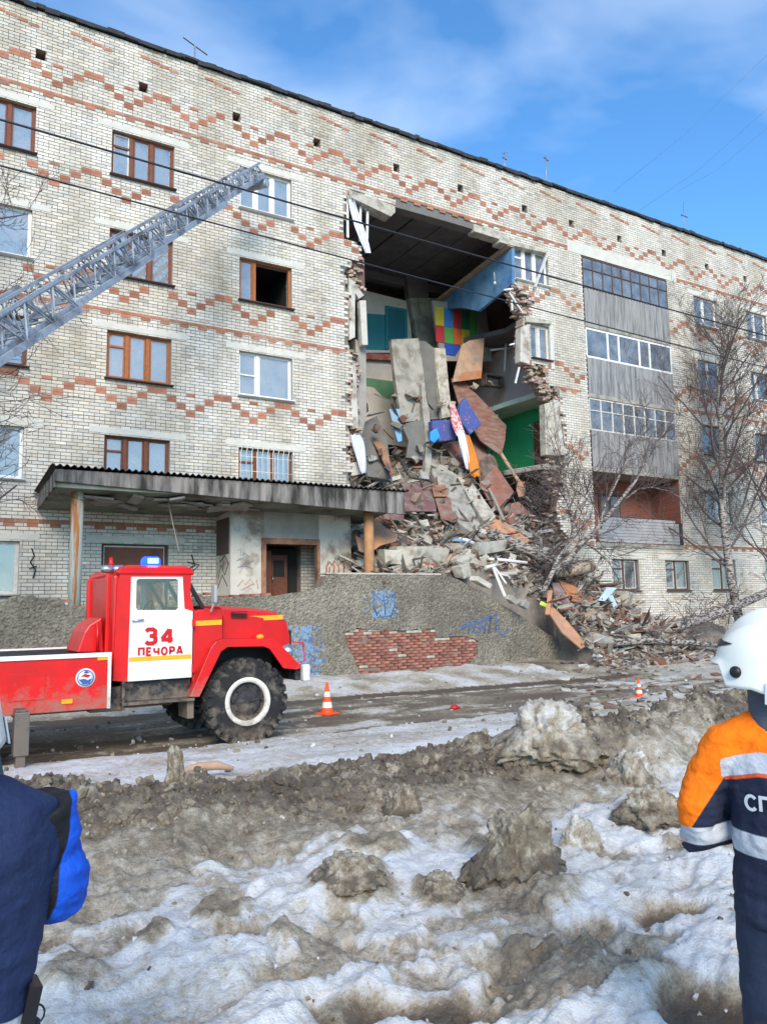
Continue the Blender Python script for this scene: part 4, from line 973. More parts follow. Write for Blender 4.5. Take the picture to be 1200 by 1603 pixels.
tag(o, 'crumbled clods of dirty snow strewn over the berm', 'snow', kind='stuff')
# scattered crumbs of ice and dirt over the snow
m = MB(); r = random.Random(77); pal = [lin((206, 204, 200)), lin((150, 138, 120)), lin((110, 98, 84)), lin((186, 180, 170))]
for i in range(900):
    if r.random() < .4: p = PZ(r.uniform(-20, 1220), r.uniform(1190, 1600), .05)
    else: p = PZ(r.uniform(0, 1220), r.uniform(1055, 1180), .05)
    s_ = r.choice((.006, .008, .011, .015, .022))*r.uniform(.6, 1.3)*(1.5 if p.y > -12 else .62); c = r.choice(pal); m.col = (*c, 1)
    m.box((p.x, p.y, hz(p.x, p.y)+s_*.2), (s_*2, s_*1.5, s_*1.2), (r.uniform(0, 3), r.uniform(0, 3), r.uniform(0, 3)), jit=.25, rng=r)
tag(m.build('ice_crumbs', 'rubble'), 'loose crumbs of ice and grit scattered over the snow', 'ice', kind='stuff')

# ================================================================== RUBBLE HEAP
CP = np.array([(10.99, -2.3, 2.75), (13.1, -2.3, 2.75), (13.1, -.3, 4.25), (15.5, -.44, 4.2), (14.2, 1.26, 5.5), (16.4, 2.5, 6.9), (17.7, .27, 4.8), (17.8, -1.16, 3.5), (17.1, -2.7, 1.8), (17.4, -3.4, .6),
               (15.8, 3.56, 7.6), (16.8, 2.95, 7.6), (12, 3, 6.3), (12, 5.4, 8), (20, 5, 6.4), (20, 1, 5.3), (19.3, -1, 2.9), (20.3, -.6, 2.2), (21.5, -.4, 1.45), (22.5, -1.5, .8), (24, -.6, 1.1), (26, -.4, 1.2), (20, -3, 1.0), (21, -4.5, .3),
               (18, -4.6, .2), (23, -4, .3), (11, -1, 3.0), (11, .5, 4.4), (15, -2.4, 2.7), (14, -1.4, 3.5), (12, -1.2, 3.4), (10.7, -2.6, 1.9), (26.5, -2.5, .3), (16.4, -2.6, 2.2), (28, -.3, .8), (28, -2, .2), (18.9, -2.2, 1.7)])
def heap(x, y):
    d2 = (CP[:, 0]-x)**2+(CP[:, 1]-y)**2+.03; w_ = d2**-1.7; return float((w_*CP[:, 2]).sum()/w_.sum())
m = MB(); gx = np.arange(10.7, 28.5, .13); gy = np.arange(-5, 5.45, .13); r = random.Random(5); idx = {}
vs = []; cs = []
for i, x in enumerate(gx):
    for j, y in enumerate(gy):
        e = mnoise.fractal(Vector((x*1.3, y*1.3, 2)), .7, 2, 5)*.22
        fade = min(1, max(0, (y+5)/1.2))*min(1, (28.5-x)/1.5)
        h_ = heap(x, y)+e
        zz = h_*fade+(hz(x, y)-.15)*(1-fade)
        if x < 16.45:                                    # the heap ends against the back of the porch wall
            if y < -2.95: zz = -.3
            elif y < -2.6: zz = min(zz, float(np.interp(x, [o[0] for o in outer[1:-1]], [o[1] for o in outer[1:-1]]))-.05)
        vs.append((x, y, zz)); g = .5+.5*mnoise.fractal(Vector((x*.9, y*.9, 7)), .7, 2, 4)
        a_, b_ = Vector(lin((156, 145, 130))), Vector(lin((120, 108, 98))); c = a_*g+b_*(1-g); cs.append((*c, 1))
ny = len(gy); fs = [(i*ny+j, (i+1)*ny+j, (i+1)*ny+j+1, i*ny+j+1) for i in range(len(gx)-1) for j in range(ny-1)]
m.v = vs; m.c = cs; m.f = fs; m.m = [0]*len(fs); m.s = [False]*len(fs)
pal = [lin(c) for c in ((174, 165, 151), (152, 143, 131), (186, 178, 165), (146, 124, 108), (146, 98, 80), (126, 114, 104), (104, 94, 87), (196, 190, 180), (134, 108, 94), (166, 153, 134), (180, 172, 158), (150, 140, 126))]
for i in range(9000):
    x = r.uniform(10.8, 22.5); y = r.uniform(-3.6, 3.6)
    if r.random() < .5: y = r.uniform(-2.5, 1.5); x = r.uniform(10.8, 19.5)
    if y < -2.5 and x < 16.6: continue
    if y < -2.2 and 12.3 < x < 16.6 and r.random() < .3: continue
    z = heap(x, y)+mnoise.fractal(Vector((x*1.3, y*1.3, 2)), .7, 2, 5)*.22; c = Vector(r.choice(pal))*r.uniform(.9, 1.3); m.col = (*c, 1)
    s_ = r.choice((.05, .07, .1, .14, .2)); k = r.random()
    sz = (s_*r.uniform(1.5, 3.5), s_*r.uniform(.8, 1.6), s_*r.uniform(.4, 1)) if k < .62 else (s_*r.uniform(4, 9), s_*.35, s_*.25)
    m.box((x, y, z+s_*.15), sz, (r.uniform(-.7, .7), r.uniform(-.7, .7), r.uniform(0, 6.3)), jit=.22, rng=r)
for i in range(1500):
    x = r.uniform(16.4, 21.5); y = r.uniform(-5.2, -2.4); z = max(hz(x, y), heap(x, y)*min(1, max(0, (y+5)/1.2))+(hz(x, y)-.15)*(1-min(1, max(0, (y+5)/1.2)))); c = Vector(r.choice(pal))*r.uniform(.75, 1.15); m.col = (*c, 1); s_ = r.choice((.04, .06, .09, .13))
    m.box((x, y, z+s_*.2), (s_*r.uniform(1.2, 3), s_*r.uniform(.8, 1.6), s_*r.uniform(.4, 1)) if r.random() < .7 else (s_*r.uniform(4, 8), s_*.4, s_*.3), (r.uniform(-.6, .6), r.uniform(-.6, .6), r.uniform(0, 6.3)), jit=.22, rng=r)
tag(m.build('rubble_heap', 'rubble'), 'heap of crushed brick and plaster spilling from the collapsed bay', 'rubble', kind='stuff')
m = MB(); r = random.Random(15)                          # loose chips on the ground right of the wall
for i in range(230):
    p = PZ(r.uniform(880, 1130), r.uniform(1015, 1100), .2); c = Vector(r.choice(pal))*r.uniform(.8, 1.15); m.col = (*c, 1); s_ = r.choice((.04, .06, .1))
    m.box((p.x, p.y, hz(p.x, p.y)+.02), (s_*r.uniform(1, 3), s_*r.uniform(1, 2), s_*.5), (r.uniform(-.3, .3), r.uniform(-.3, .3), r.uniform(0, 6)), jit=.2, rng=r)
tag(m.build('concrete_chips', 'rubble'), 'loose concrete chips strewn over the muddy ground by the far cone', 'rubble', kind='stuff')

def yh(py): return float(np.interp(py, [520, 600, 700, 760, 820, 890, 950, 1000, 1015], [3.6, 3.3, 2.6, 1.4, -.3, -2.3, -3.2, -3.9, -4.4]))
def plate(name, label, cat, mat, px, th=.05, lift=.15, ytop=None, ybot=None, bevel=.01, group=None):
    ys = [p[1] for p in px]; a, b = min(ys), max(ys)
    yt = yh(a)-lift if ytop is None else ytop; yb_ = yh(b)-lift if ybot is None else ybot
    pts = [PY(x, y, yt+(yb_-yt)*(y-a)/max(1, b-a)) for x, y in px]
    # least-squares plane keeps the outline flat
    c = sum(pts, Vector())/len(pts); A = np.array([p-c for p in pts]); nrm = Vector(np.linalg.svd(A)[2][2]); nrm = -nrm if nrm.y < 0 else nrm
    pts = [p-nrm*(p-c).dot(nrm) for p in pts]
    m = MB(); m.prism(pts, nrm*th); o = m.build(name, mat, None, bevel)
    return tag(o, label, cat, group)
G = 'wreckage hanging in the gap'
plate('hanging_slab', 'widest pale concrete panel hanging upright in the gap', 'slab', 'concrete', [(612, 531), (655, 529), (660, 560), (672, 655), (666, 658), (629, 661), (618, 590)], .2, .6, 3.2, 2.5, .02)
plate('hanging_slab', 'dark grey hanging strip between two pale panels', 'slab', 'concrete_dark', [(655, 533), (666, 534), (681, 546), (683, 580), (693, 656), (674, 657)], .15, .3, 3.2, 2.9, .02)
plate('hanging_slab', 'narrow pale hanging panel right of the dark strip', 'slab', 'concrete_pale', [(679, 544), (697, 545), (703, 610), (708, 652), (692, 655), (684, 590)], .2, .4, 3.1, 2.6, .02)
plate('concrete_post', 'thin rough concrete post standing below the hanging panels', 'post', 'concrete', [(660, 600), (672, 640), (676, 700), (675, 745), (664, 745), (667, 690), (661, 640)], .2, .5, 2.6, 1.8, .02)
plate('hanging_slab', 'fallen grey panel leaning in the left of the gap', 'slab', 'concrete_dark', [(566, 662), (590, 650), (606, 690), (614, 752), (575, 745), (566, 700)], .15, .3, 3.2, 1.7, .02)
plate('fibreboard_sheet', 'tan hardboard sheet with orange lower strip hanging mid gap', 'board', 'board_tan', [(722, 540), (734, 533), (758, 529), (753, 592), (708, 598)], .04, .5, 2.9, 2.6, .005)
plate('fibreboard_strip', 'orange strip along the bottom of the tan hardboard', 'board', 'ply_orange', [(722, 583), (754, 580), (753, 592), (718, 597)], .02, .6, 2.55, 2.5, .003)
plate('wardrobe_side', 'large dark brown board standing left of the green room', 'board', 'board_brown', [(706, 592), (728, 598), (792, 666), (790, 690), (784, 713), (752, 690), (720, 640)], .05, .6, 2.9, 1.6, .005)
plate('fibreboard_sheet', 'reddish board under the blue mattress', 'board', 'board_red', [(692, 694), (716, 690), (750, 680), (762, 694), (764, 730), (742, 742), (716, 728)], .04, .5, 2.6, 1.6, .005)
plate('fibreboard_sheet', 'rust brown square board propped below the green room', 'board', 'board_red', [(750, 757), (776, 728), (804, 770), (782, 800), (772, 796)], .05, .5, 1.6, .2, .005)
plate('fibreboard_sheet', 'grey brown board right of the orange curtain', 'board', 'board_dark', [(752, 720), (770, 706), (780, 730), (752, 757), (748, 744)], .05, .4, 2.0, 1.4, .005)
plate('fibreboard_sheet', 'brown board with bent corner at the right of the heap', 'board', 'board_red', [(792, 816), (800, 788), (811, 785), (836, 809), (820, 821), (811, 823)], .05, .5, .3, -.4, .005)
plate('fibreboard_sheet', 'dark brown board tucked under the bent one', 'board', 'board_dark', [(782, 800), (798, 786), (808, 800), (800, 818), (790, 820)], .05, .2, .5, -.1, .005)
plate('fibreboard_sheet', 'small orange board hanging beneath the green floor', 'board', 'board_orange', [(811, 752), (822, 754), (821, 776), (812, 778), (808, 765)], .04, .6, .8, .4, .005)
plate('metal_sheet', 'maroon ribbed sheet across the foot of the gap', 'sheet', 'maroon', [(630, 757), (675, 757), (683, 800), (632, 800)], .03, .6, .9, -.2, .004)
plate('metal_sheet', 'dark maroon sheet end beside the canopy corner', 'sheet', 'maroon', [(612, 778), (631, 762), (632, 815), (600, 812)], .03, .6, .6, -.6, .004)
plate('ochre_board', 'small ochre plank panel right of the maroon ribbed sheet', 'board', 'plywood', [(675, 760), (697, 758), (700, 777), (679, 777)], .03, .75, .6, .2, .004)
plate('fibreboard_sheet', 'maroon board below the ochre plank panel', 'board', 'board_brown', [(680, 778), (703, 778), (716, 818), (690, 812)], .03, .7, .3, -.5, .004)
plate('concrete_beam', 'broad pale concrete beam slanting down the middle of the heap', 'beam', 'concrete', [(670, 703), (684, 703), (712, 745), (755, 826), (740, 832), (718, 818), (700, 783), (676, 742)], .25, .7, 2.6, -1.1, .03)
plate('concrete_beam', 'narrower concrete beam lying right of the broad one', 'beam', 'concrete_pale', [(700, 718), (716, 722), (776, 808), (770, 814), (756, 813), (724, 764)], .25, .7, 2.3, -.7, .03)
plate('plank', 'tan plank resting against the left side of the gap', 'plank', 'plywood', [(584, 691), (592, 686), (603, 700), (616, 740), (611, 744)], .04, .7, 2.6, 1.3, .005)
plate('fibreboard_sheet', 'curled orange sheet behind the right canopy pillar', 'board', 'board_orange', [(584, 808), (598, 821), (622, 841), (620, 847), (597, 853), (583, 862)], .03, .5, -.9, -2.0, .004)
plate('fibreboard_sheet', 'small orange sheet left of the right canopy pillar', 'board', 'board_orange', [(556, 838), (572, 845), (573, 866), (562, 862)], .03, .3, -1.4, -1.9, .004)
plate('light_panel', 'sky blue panel hanging under the left concrete panel', 'panel', 'sky_panel', [(609, 640), (626, 640), (629, 690), (623, 692), (617, 672)], .03, .8, 2.5, 2.1, .004)
plate('roofing_roll', 'crumpled dark sheet under the pale hanging panel', 'sheet', 'concrete_dark', [(628, 664), (662, 656), (668, 690), (662, 720), (636, 716), (640, 690)], .15, .5, 2.4, 2.0, .03)
def cushion(name, label, cat, mat, px, Y0, th):
    m = MB(); m.prism([PY(x, y, Y0) for x, y in px], (0, th, 0)); o = m.build(name, mat, None, .05)
    o.modifiers['bevel'].segments = 4; return tag(o, label, cat)
cushion('mattress', 'blue floral mattress standing on end in the gap', 'mattress', 'cloth_blue', [(720, 634), (729, 622), (754, 664), (736, 681), (719, 656)], 1.5, .22)
cushion('mattress', 'blue floral mattress lying flat below the dark strip', 'mattress', 'cloth_blue', [(676, 658), (707, 657), (716, 688), (686, 692), (678, 676)], 1.6, .3)
cushion('plastic_bag', 'bright blue plastic bag wedged left of the mattresses', 'bag', 'cloth_bag', [(674, 676), (684, 670), (690, 684), (680, 694), (674, 690)], 1.4, .15)
def drape(name, label, mat, pts, Y0, Y1, seed, cat='cloth'):
    m = MB(); vs = []; n = 9; r = random.Random(seed); ph = r.uniform(0, 6)
    for i, (x, y, w_) in enumerate(pts):
        yy = Y0+(Y1-Y0)*i/(len(pts)-1)
        for k in range(n): vs.append(PY(x-w_/2+w_*k/(n-1), y+1.5*math.sin(k*1.3+i), yy+.08*math.sin(k*2.1+i*.8+ph)))
    m.add(vs, [(i*n+k, i*n+k+1, i*n+k+n+1, i*n+k+n) for i in range(len(pts)-1) for k in range(n-1)], 0, True)
    o = m.build(name, mat); s_ = o.modifiers.new('thick', 'SOLIDIFY'); s_.thickness = .02; s2 = o.modifiers.new('sub', 'SUBSURF'); s2.levels = s2.render_levels = 1
    return tag(o, label, cat)
drape('bed_sheet', 'pink floral sheet draped over the wreckage in the gap', 'cloth_pink', [(706, 630, 8), (710, 645, 10), (713, 660, 16), (718, 674, 16), (722, 686, 12)], 1.4, 1.2, 1)
drape('bed_sheet', 'white sheet hanging below the pink floral one', 'cloth_white', [(720, 672, 12), (724, 690, 13), (727, 705, 12), (730, 722, 9), (732, 736, 6)], 1.2, 1.0, 2)
drape('curtain', 'bright orange curtain hanging in the middle of the wreckage', 'cloth_orange', [(729, 680, 8), (733, 698, 13), (738, 715, 17), (742, 732, 17), (744, 748, 15)], 1.3, .9, 3, 'curtain')
drape('curtain', 'lilac white curtain hanging from the left edge of the gap', 'cloth_white', [(555, 680, 14), (560, 692, 20), (564, 710, 16), (567, 728, 12), (568, 742, 8)], -.2, -.2, 4, 'curtain')
def rod(name, label, cat, mat, pts, rad, lift=.25, flat=False, n=7):
    m = MB(); P = [PY(x, y, yh(y)-lift) for x, y in pts]
    if flat:
        for a, b in zip(P, P[1:]): m.bar(a, b, rad*2, rad*.7)
    else: m.tube(P, rad, n)
    return tag(m.build(name, mat), label, cat)
rod('metal_bed_frame', 'bent dark metal tube frame left of the concrete beams', 'bed frame', 'metal_dark', [(624, 716), (634, 735), (642, 747), (656, 750), (672, 752)], .04, .6)
rod('pipe', 'white plastic pipe lying across the right of the heap', 'pipe', 'white_paint', [(749, 874), (790, 877), (824, 881)], .05, .35)
rod('pipe', 'white pipe pointing down the slope by the wall end', 'pipe', 'white_paint', [(770, 886), (778, 905), (790, 934)], .045, .45)
rod('pipe', 'short white pipe beside the down-pointing one', 'pipe', 'white_paint', [(760, 888), (778, 884)], .045, .5)
rod('pipe', 'thin pale pipe right of the down-pointing one', 'pipe', 'white_paint', [(774, 888), (792, 914)], .03, .5)
rod('plank', 'thin pale batten forming a triangle on the heap', 'plank', 'board_tan', [(697, 884), (713, 856), (735, 871)], .045, .5, True)
rod('plank', 'upright orange stick above the long orange board', 'plank', 'board_orange', [(856, 962), (861, 925)], .06, .35, True)
rod('plank', 'thin board leaning below the green room', 'plank', 'board_tan', [(782, 707), (795, 728), (812, 754)], .07, .7, True)
rod('plank', 'long thin grey slat in the right of the heap', 'plank', 'timber', [(765, 765), (775, 785), (788, 814)], .05, .6, True)
rod('plank', 'short slat leaning across the broken boards', 'plank', 'timber', [(825, 925), (812, 945)], .04, .5, True)
rod('fallen_log', 'grey birch log lying diagonally over the heap', 'log', 'bark_birch', [(762, 834), (800, 850), (850, 872), (895, 890)], .19, .35, n=12)
rod('fallen_log', 'thick beige log end sticking out beside the bricks', 'log', 'log', [(868, 895), (895, 892), (925, 887)], .19, .1, n=14)
plate('fibreboard_sheet', 'curved tan board lying over the grey birch log', 'board', 'board_orange', [(758, 815), (772, 810), (800, 825), (829, 845), (824, 851), (790, 836), (759, 828)], .06, .5, -.4, -1.4, .01)
def block(name, label, mat, px, py, sz, rot, lift=.2, cat='block'):
    p = PY(px, py, yh(py)-lift); m = MB(); r = random.Random(int(px)); m.box(p, sz, rot, jit=.11, rng=r); return tag(m.build(name, mat, None, .02), label, cat)
block('concrete_block', 'square tan concrete block right of the canopy pillar', 'concrete_pale', 612, 874, (.62, .4, .42), (0, .05, -.1), .0)
block('plaster_chunk', 'large crumbling plaster chunk on top of the porch wall', 'concrete_pale', 660, 872, (1.3, .6, .55), (.1, -.05, .15), .1)
block('concrete_block', 'long pale concrete lintel on the right crest of the heap', 'concrete', 765, 858, (1.2, .35, .34), (0, -.12, .1), .3)
block('concrete_block', 'tilted tan slab beside the batten triangle', 'concrete_pale', 722, 876, (.7, .4, .18), (.3, -.35, .2), .4)
block('concrete_block', 'small tan block above the slope of the wall', 'concrete_pale', 722, 893, (.4, .3, .38), (0, -.3, .3), .5)
block('plaster_chunk', 'white plaster piece lying on the sloping wall top', 'plaster_white', 752, 912, (.62, .3, .14), (.1, .35, .2), .5)
block('foam_block', 'pale blue foam sheet on the crest of the heap', 'sky_panel', 716, 845, (.5, .4, .08), (.3, .1, .2), .5, 'foam')
block('foam_block', 'white foam piece right of the pale blue sheet', 'foam', 729, 847, (.34, .35, .10), (.2, .25, .4), .45, 'foam')
block('plaster_chunk', 'grey rounded plaster piece above the wall slope', 'plaster_grey', 818, 946, (.34, .24, .2), (.2, .4, .3), .4)
block('plaster_chunk', 'small grey lump by the end of the wall', 'plaster_grey', 800, 938, (.3, .2, .16), (.2, .5, .3), .4)
block('concrete_block', 'tan stone block right of the blue metal channel', 'concrete_pale', 992, 982, (.45, .4, .35), (.2, .2, .5), -.4)
block('concrete_block', 'mossy yellow concrete lump below the first ground window', 'concrete_pale', 975, 938, (.7, .5, .5), (.2, .1, .5), -1.4)
block('plastic_scrap', 'lime yellow plastic scrap behind the orange stick', 'yellowgreen', 850, 946, (.22, .1, .12), (.3, .3, .3), .35, 'scrap')
block('concrete_block', 'broad grey slab edge above the long orange board', 'concrete', 935, 967, (1.3, .6, .18), (.1, .05, .1), -1.0)
block('brick_fragment', 'red brick fragment lying by the blue channel foot', 'brick_old', 1012, 968, (.4, .25, .2), (.2, .4, .3), -1.0)
block('concrete_block', 'pale flat slab under the thin fallen birch', 'concrete', 1036, 1018, (1.1, .6, .07), (.05, .0, .2), -.6)
plate('plank', 'long orange board sliding off the end of the wall', 'plank', 'board_orange', [(853, 950), (862, 946), (890, 975), (919, 1010), (910, 1015), (880, 990)], .05, .3, -3.3, -4.3, .006)
plate('fibreboard_sheet', 'maroon triangular board above the long orange board', 'board', 'maroon', [(864, 912), (874, 912), (900, 955), (888, 950), (868, 930)], .05, .2, -2.7, -3.2, .006)
plate('fibreboard_sheet', 'glossy orange brown board by the beige log', 'board', 'ply_orange', [(872, 906), (900, 918), (914, 926), (912, 944), (893, 940)], .05, .1, -2.3, -2.9, .006)
plate('fibreboard_sheet', 'dark brown board tilted in the rubble right of the wall', 'board', 'board_brown', [(932, 972), (940, 968), (967, 996), (958, 1002)], .05, .0, -2.6, -3.4, .006)
plate('fibreboard_sheet', 'short dark red board at the foot of the rubble', 'board', 'board_brown', [(918, 994), (926, 990), (942, 1004), (938, 1012)], .05, .0, -3.2, -3.8, .006)
ch = thing('metal_channel', 'pale blue bent metal channel sticking up from the rubble', 'metal profile', tuple(PY(986, 1000, -3.0)))
for nme, q in (('top_plate', [(936, 940), (950, 919), (965, 920), (946, 941)]), ('stem', [(952, 934), (958, 931), (988, 998), (982, 1001)]), ('foot_plate', [(980, 1001), (1007, 985), (1017, 997), (1000, 1001)])):
    m = MB(); m.prism([PY(x, y, -2.6-.4*(y-920)/80) for x, y in q], (0, .03, 0)); m.build(nme, 'sheet_blue', ch)
# smaller broken boards and slabs strewn through the heap, one thing each
r = random.Random(23); kinds = [('splintered_board', 'board', 'board_red', 'reddish splintered board'), ('splintered_board', 'board', 'board_tan', 'tan splintered board'), ('concrete_fragment', 'fragment', 'concrete_pale', 'pale concrete fragment'), ('concrete_fragment', 'fragment', 'concrete', 'grey concrete fragment'), ('splintered_board', 'board', 'timber', 'weathered grey board'), ('splintered_board', 'board', 'board_brown', 'dark brown splintered board')]
spots = [((612, 862), 'on the square tan block'), ((645, 822), 'below the maroon ribbed sheet'), ((690, 838), 'behind the large plaster chunk'), ((742, 838), 'at the foot of the broad concrete beam'), ((790, 832), 'under the bent brown board'), ((762, 866), 'in front of the long pale lintel'), ((716, 860), 'below the pale blue foam'),
         ((846, 882), 'beneath the grey birch log'), ((880, 968), 'above the long orange board'), ((945, 990), 'next to the tilted dark brown board'), ((1000, 996), 'beside the foot of the blue channel'), ((905, 948), 'in front of the beige log end'), ((625, 884), 'right of the canopy pillar on the wall top'), ((985, 955), 'under the first ground window')]
for i, (q, where) in enumerate(spots):
    for j in range(3):
        nme, ct_, mt, lb = kinds[(i*2+j*3+i//3) % 6]; px, py = q[0]+r.uniform(-16, 16), q[1]+r.uniform(-7, 7)
        p = PY(px, py, yh(py)-.1); p.z = max(heap(p.x, p.y), hz(p.x, p.y))+.12
        m = MB(); big = j == 0; k = 1.25 if big else .8; sz = (k*r.uniform(.6, 1.0), k*r.uniform(.15, .32), .04) if ct_ == 'board' else (k*r.uniform(.4, .6), k*r.uniform(.25, .4), k*r.uniform(.12, .22))
        m.box(p, sz, (r.uniform(-.5, .5), r.uniform(-.5, .5), r.uniform(0, 6.3)), jit=.1, rng=r)
        tag(m.build(nme, mt, None, .01), ('large ', 'small ', 'short ')[j]+lb+' '+where, ct_, 'broken pieces in the rubble')

m = MB(); r = random.Random(91)
for i in range(300):
    x, y = r.uniform(565, 840), r.uniform(600, 815); Y0 = yh(y)-r.uniform(.1, .7)
    if (y < 730 and r.random() < .65) or x > 775 and y < 770: continue
    p = PY(x, y, Y0); c = Vector(r.choice(pal))*r.uniform(.7, 1.15); m.col = (*c, 1); k = r.random()
    if k < .55: m.box(p, (r.uniform(.2, .6), r.uniform(.03, .09), r.uniform(.02, .04)), (r.uniform(-.6, .6), r.uniform(-1.3, 1.3), r.uniform(-.8, .8)), jit=.1, rng=r)
    elif k < .85: m.box(p, (r.uniform(.12, .4), r.uniform(.08, .2), r.uniform(.08, .3)), (r.uniform(-.6, .6), r.uniform(-.8, .8), r.uniform(-.8, .8)), jit=.25, rng=r)
    else: m.tube([p, p+Vector((r.gauss(0, .15), r.gauss(0, .1), -.3)), p+Vector((r.gauss(0, .3), r.gauss(0, .1), -.55))], .012, 4)
tag(m.build('splinters', 'rubble'), 'splintered laths, plaster bits and bent rods jammed in the gap', 'debris', kind='stuff')

# ================================================================== TREES
def grow(m, p, d, ln, rad, lev, r, cfg):
    n = 5 if lev < 2 else 4; pts = [p]; rads = [rad]; q = p.copy(); dd = d.copy(); end = rad*(.45 if lev < cfg['max'] else .3)
    for i in range(n):
        dd = (dd+Vector((r.gauss(0, cfg['wob']), r.gauss(0, cfg['wob']), r.gauss(0, cfg['wob'])+cfg['up']))).normalized(); q = q+dd*ln/n; pts.append(q.copy()); rads.append(rad+(end-rad)*(i+1)/n)
    m[min(lev, 2)].tube(pts, rads, 8 if lev == 0 else 5 if lev == 1 else 3, cap=lev == 0)
    if lev >= cfg['max']: return
    k = cfg['n'][lev]
    for i in range(k):
        t = cfg['start'] + (1-cfg['start'])*(i+r.random())/k if lev == 0 else .2+.8*(i+r.random())/k
        j = min(int(t*n), n-1); f = t*n-j; b = pts[j].lerp(pts[j+1], f); base = (pts[j+1]-pts[j]).normalized()
        ax = Vector((r.gauss(0, 1), r.gauss(0, 1), r.gauss(0, .5))).normalized(); side = (ax-base*ax.dot(base)).normalized()
        an = math.radians(r.uniform(*cfg['ang'])); nd = base*math.cos(an)+side*math.sin(an)
        grow(m, b, nd, ln*cfg['lr'][lev]*r.uniform(.65, 1.15)*(1.15-.5*t if lev == 0 else 1), max(.0075, rads[j]*cfg['rr']), lev+1, r, cfg)
def tree(name, label, base, d, ln, rad, seed, cfg, pale='bark_birch'):
    t = thing(name, label, 'tree', tuple(base)); m = [MB(), MB(), MB()]; grow(m, Vector(base), Vector(d).normalized(), ln, rad, 0, random.Random(seed), cfg)
    m[0].build('trunk', pale, t); c = m[1].build('branches', 'bark_twig', t); m[2].build('twigs', 'bark_twig', c)['kind'] = 'stuff'; return t
CF = dict(max=4, n=[30, 9, 6, 4], start=.2, ang=(22, 55), lr=[.34, .5, .55, .55], rr=.34, wob=.10, up=.05)
b = PY(1158, 935, -2.6); b.z = .4
tree('birch_tree', 'bare birch standing upright at the right in front of the ground windows', b, (-.03, 0, 1), 12.4, .17, 3, CF)
b = PY(-150, 950, -4.2); b.z = -.1
tree('birch_tree', 'bare tree whose twigs reach in at the left edge', b, (.0, 0, 1), 11.5, .14, 9, dict(CF, n=[16, 6, 5, 4], ang=(28, 60)))
b = PY(1235, 940, -3.2); b.z = .3
tree('birch_tree', 'bare tree at the right edge behind the helmet', b, (-.05, 0, 1), 10.5, .13, 14, dict(CF, n=[22, 7, 5, 4]))
t = thing('broken_birch', 'leaning broken birch with forked limbs rising from the rubble', 'tree', tuple(PY(852, 925, -3.2)))
limbs = [([(846, 930), (862, 900), (876, 876), (892, 846), (897, 820), (889, 796), (879, 770), (881, 746), (878, 722)], .10, .03), ([(868, 896), (892, 872), (908, 854), (924, 838), (950, 808), (976, 780), (992, 754), (1010, 722), (1034, 690), (1062, 650)], .13, .025),
         ([(935, 824), (948, 790), (962, 760), (972, 736), (980, 716)], .07, .02), ([(976, 780), (996, 768), (1020, 762), (1048, 768), (1076, 784)], .035, .012), ([(940, 815), (925, 792), (912, 775), (896, 752)], .035, .012), ([(912, 850), (930, 858), (942, 870), (925, 905), (915, 930)], .06, .03),
         ([(996, 748), (1006, 720), (1004, 690), (1016, 660)], .04, .012), ([(900, 826), (912, 800), (916, 780)], .03, .01)]
mt_ = MB(); mb_ = [MB(), MB(), MB()]; r = random.Random(31)
for i, (pl, r0, r1) in enumerate(limbs):
    P = [PY(x, y, -3.2+.012*(x-850)*.4) for x, y in pl]; n = len(P); P = [p+Vector((r.gauss(0, .03), r.gauss(0, .05), r.gauss(0, .03))) for p in P]; mt_.tube(P, [.78*(r0+(r1-r0)*k/(n-1)) for k in range(n)], 9)
    for k in range(1, n):
        for q_ in range(3):
            dd = ((P[k]-P[k-1]).normalized()+Vector((r.gauss(0, .6), r.gauss(0, .5), r.gauss(.2, .5)))).normalized()
            grow(mb_, P[k], dd, r.uniform(.7, 1.7), .014, 2, r, dict(max=4, n=[0, 0, 5, 4], start=0, ang=(20, 55), lr=[.5, .5, .55, .5], rr=.5, wob=.14, up=.03))
mt_.build('trunk', 'bark_birch', t); mb_[2].build('twigs', 'bark_twig', t)['kind'] = 'stuff'
def fallen(label, pts, r0, r1, seed):
    t = thing('fallen_birch', label, 'tree', tuple(pts[0])); m = MB(); n = len(pts); m.tube(pts, [r0+(r1-r0)*k/(n-1) for k in range(n)], 10); m.build('trunk', 'bark_birch', t)
    mm = [MB(), MB(), MB()]; r = random.Random(seed)
    for k in range(1, n):
        for q_ in range(3):
            dd = ((pts[k]-pts[k-1]).normalized()*.4+Vector((r.gauss(0, .6), r.gauss(0, .6), r.gauss(.4, .4)))).normalized(); grow(mm, pts[k], dd, r.uniform(.6, 1.3), .014, 2, r, dict(max=4, n=[0, 0, 5, 4], start=0, ang=(20, 55), lr=[.5, .5, .55, .5], rr=.5, wob=.14, up=.0))
    mm[2].build('twigs', 'bark_twig', t)['kind'] = 'stuff'
fallen('thick fallen birch trunk slanting up behind the white helmet', [PY(1010, 1000, -3.3), PY(1070, 978, -3.3), PY(1130, 958, -3.3), PY(1205, 925, -3.3), PY(1290, 890, -3.3)], .17, .13, 5)
fallen('thin fallen birch lying flat by the far cone', [PY(960, 1006, -4.2), PY(1010, 1003, -4.2), PY(1070, 1006, -4.3), PY(1140, 1011, -4.4)], .11, .08, 6)
m = MB(); r = random.Random(41)                           # brushwood: loose sticks below the green room and by the far wall
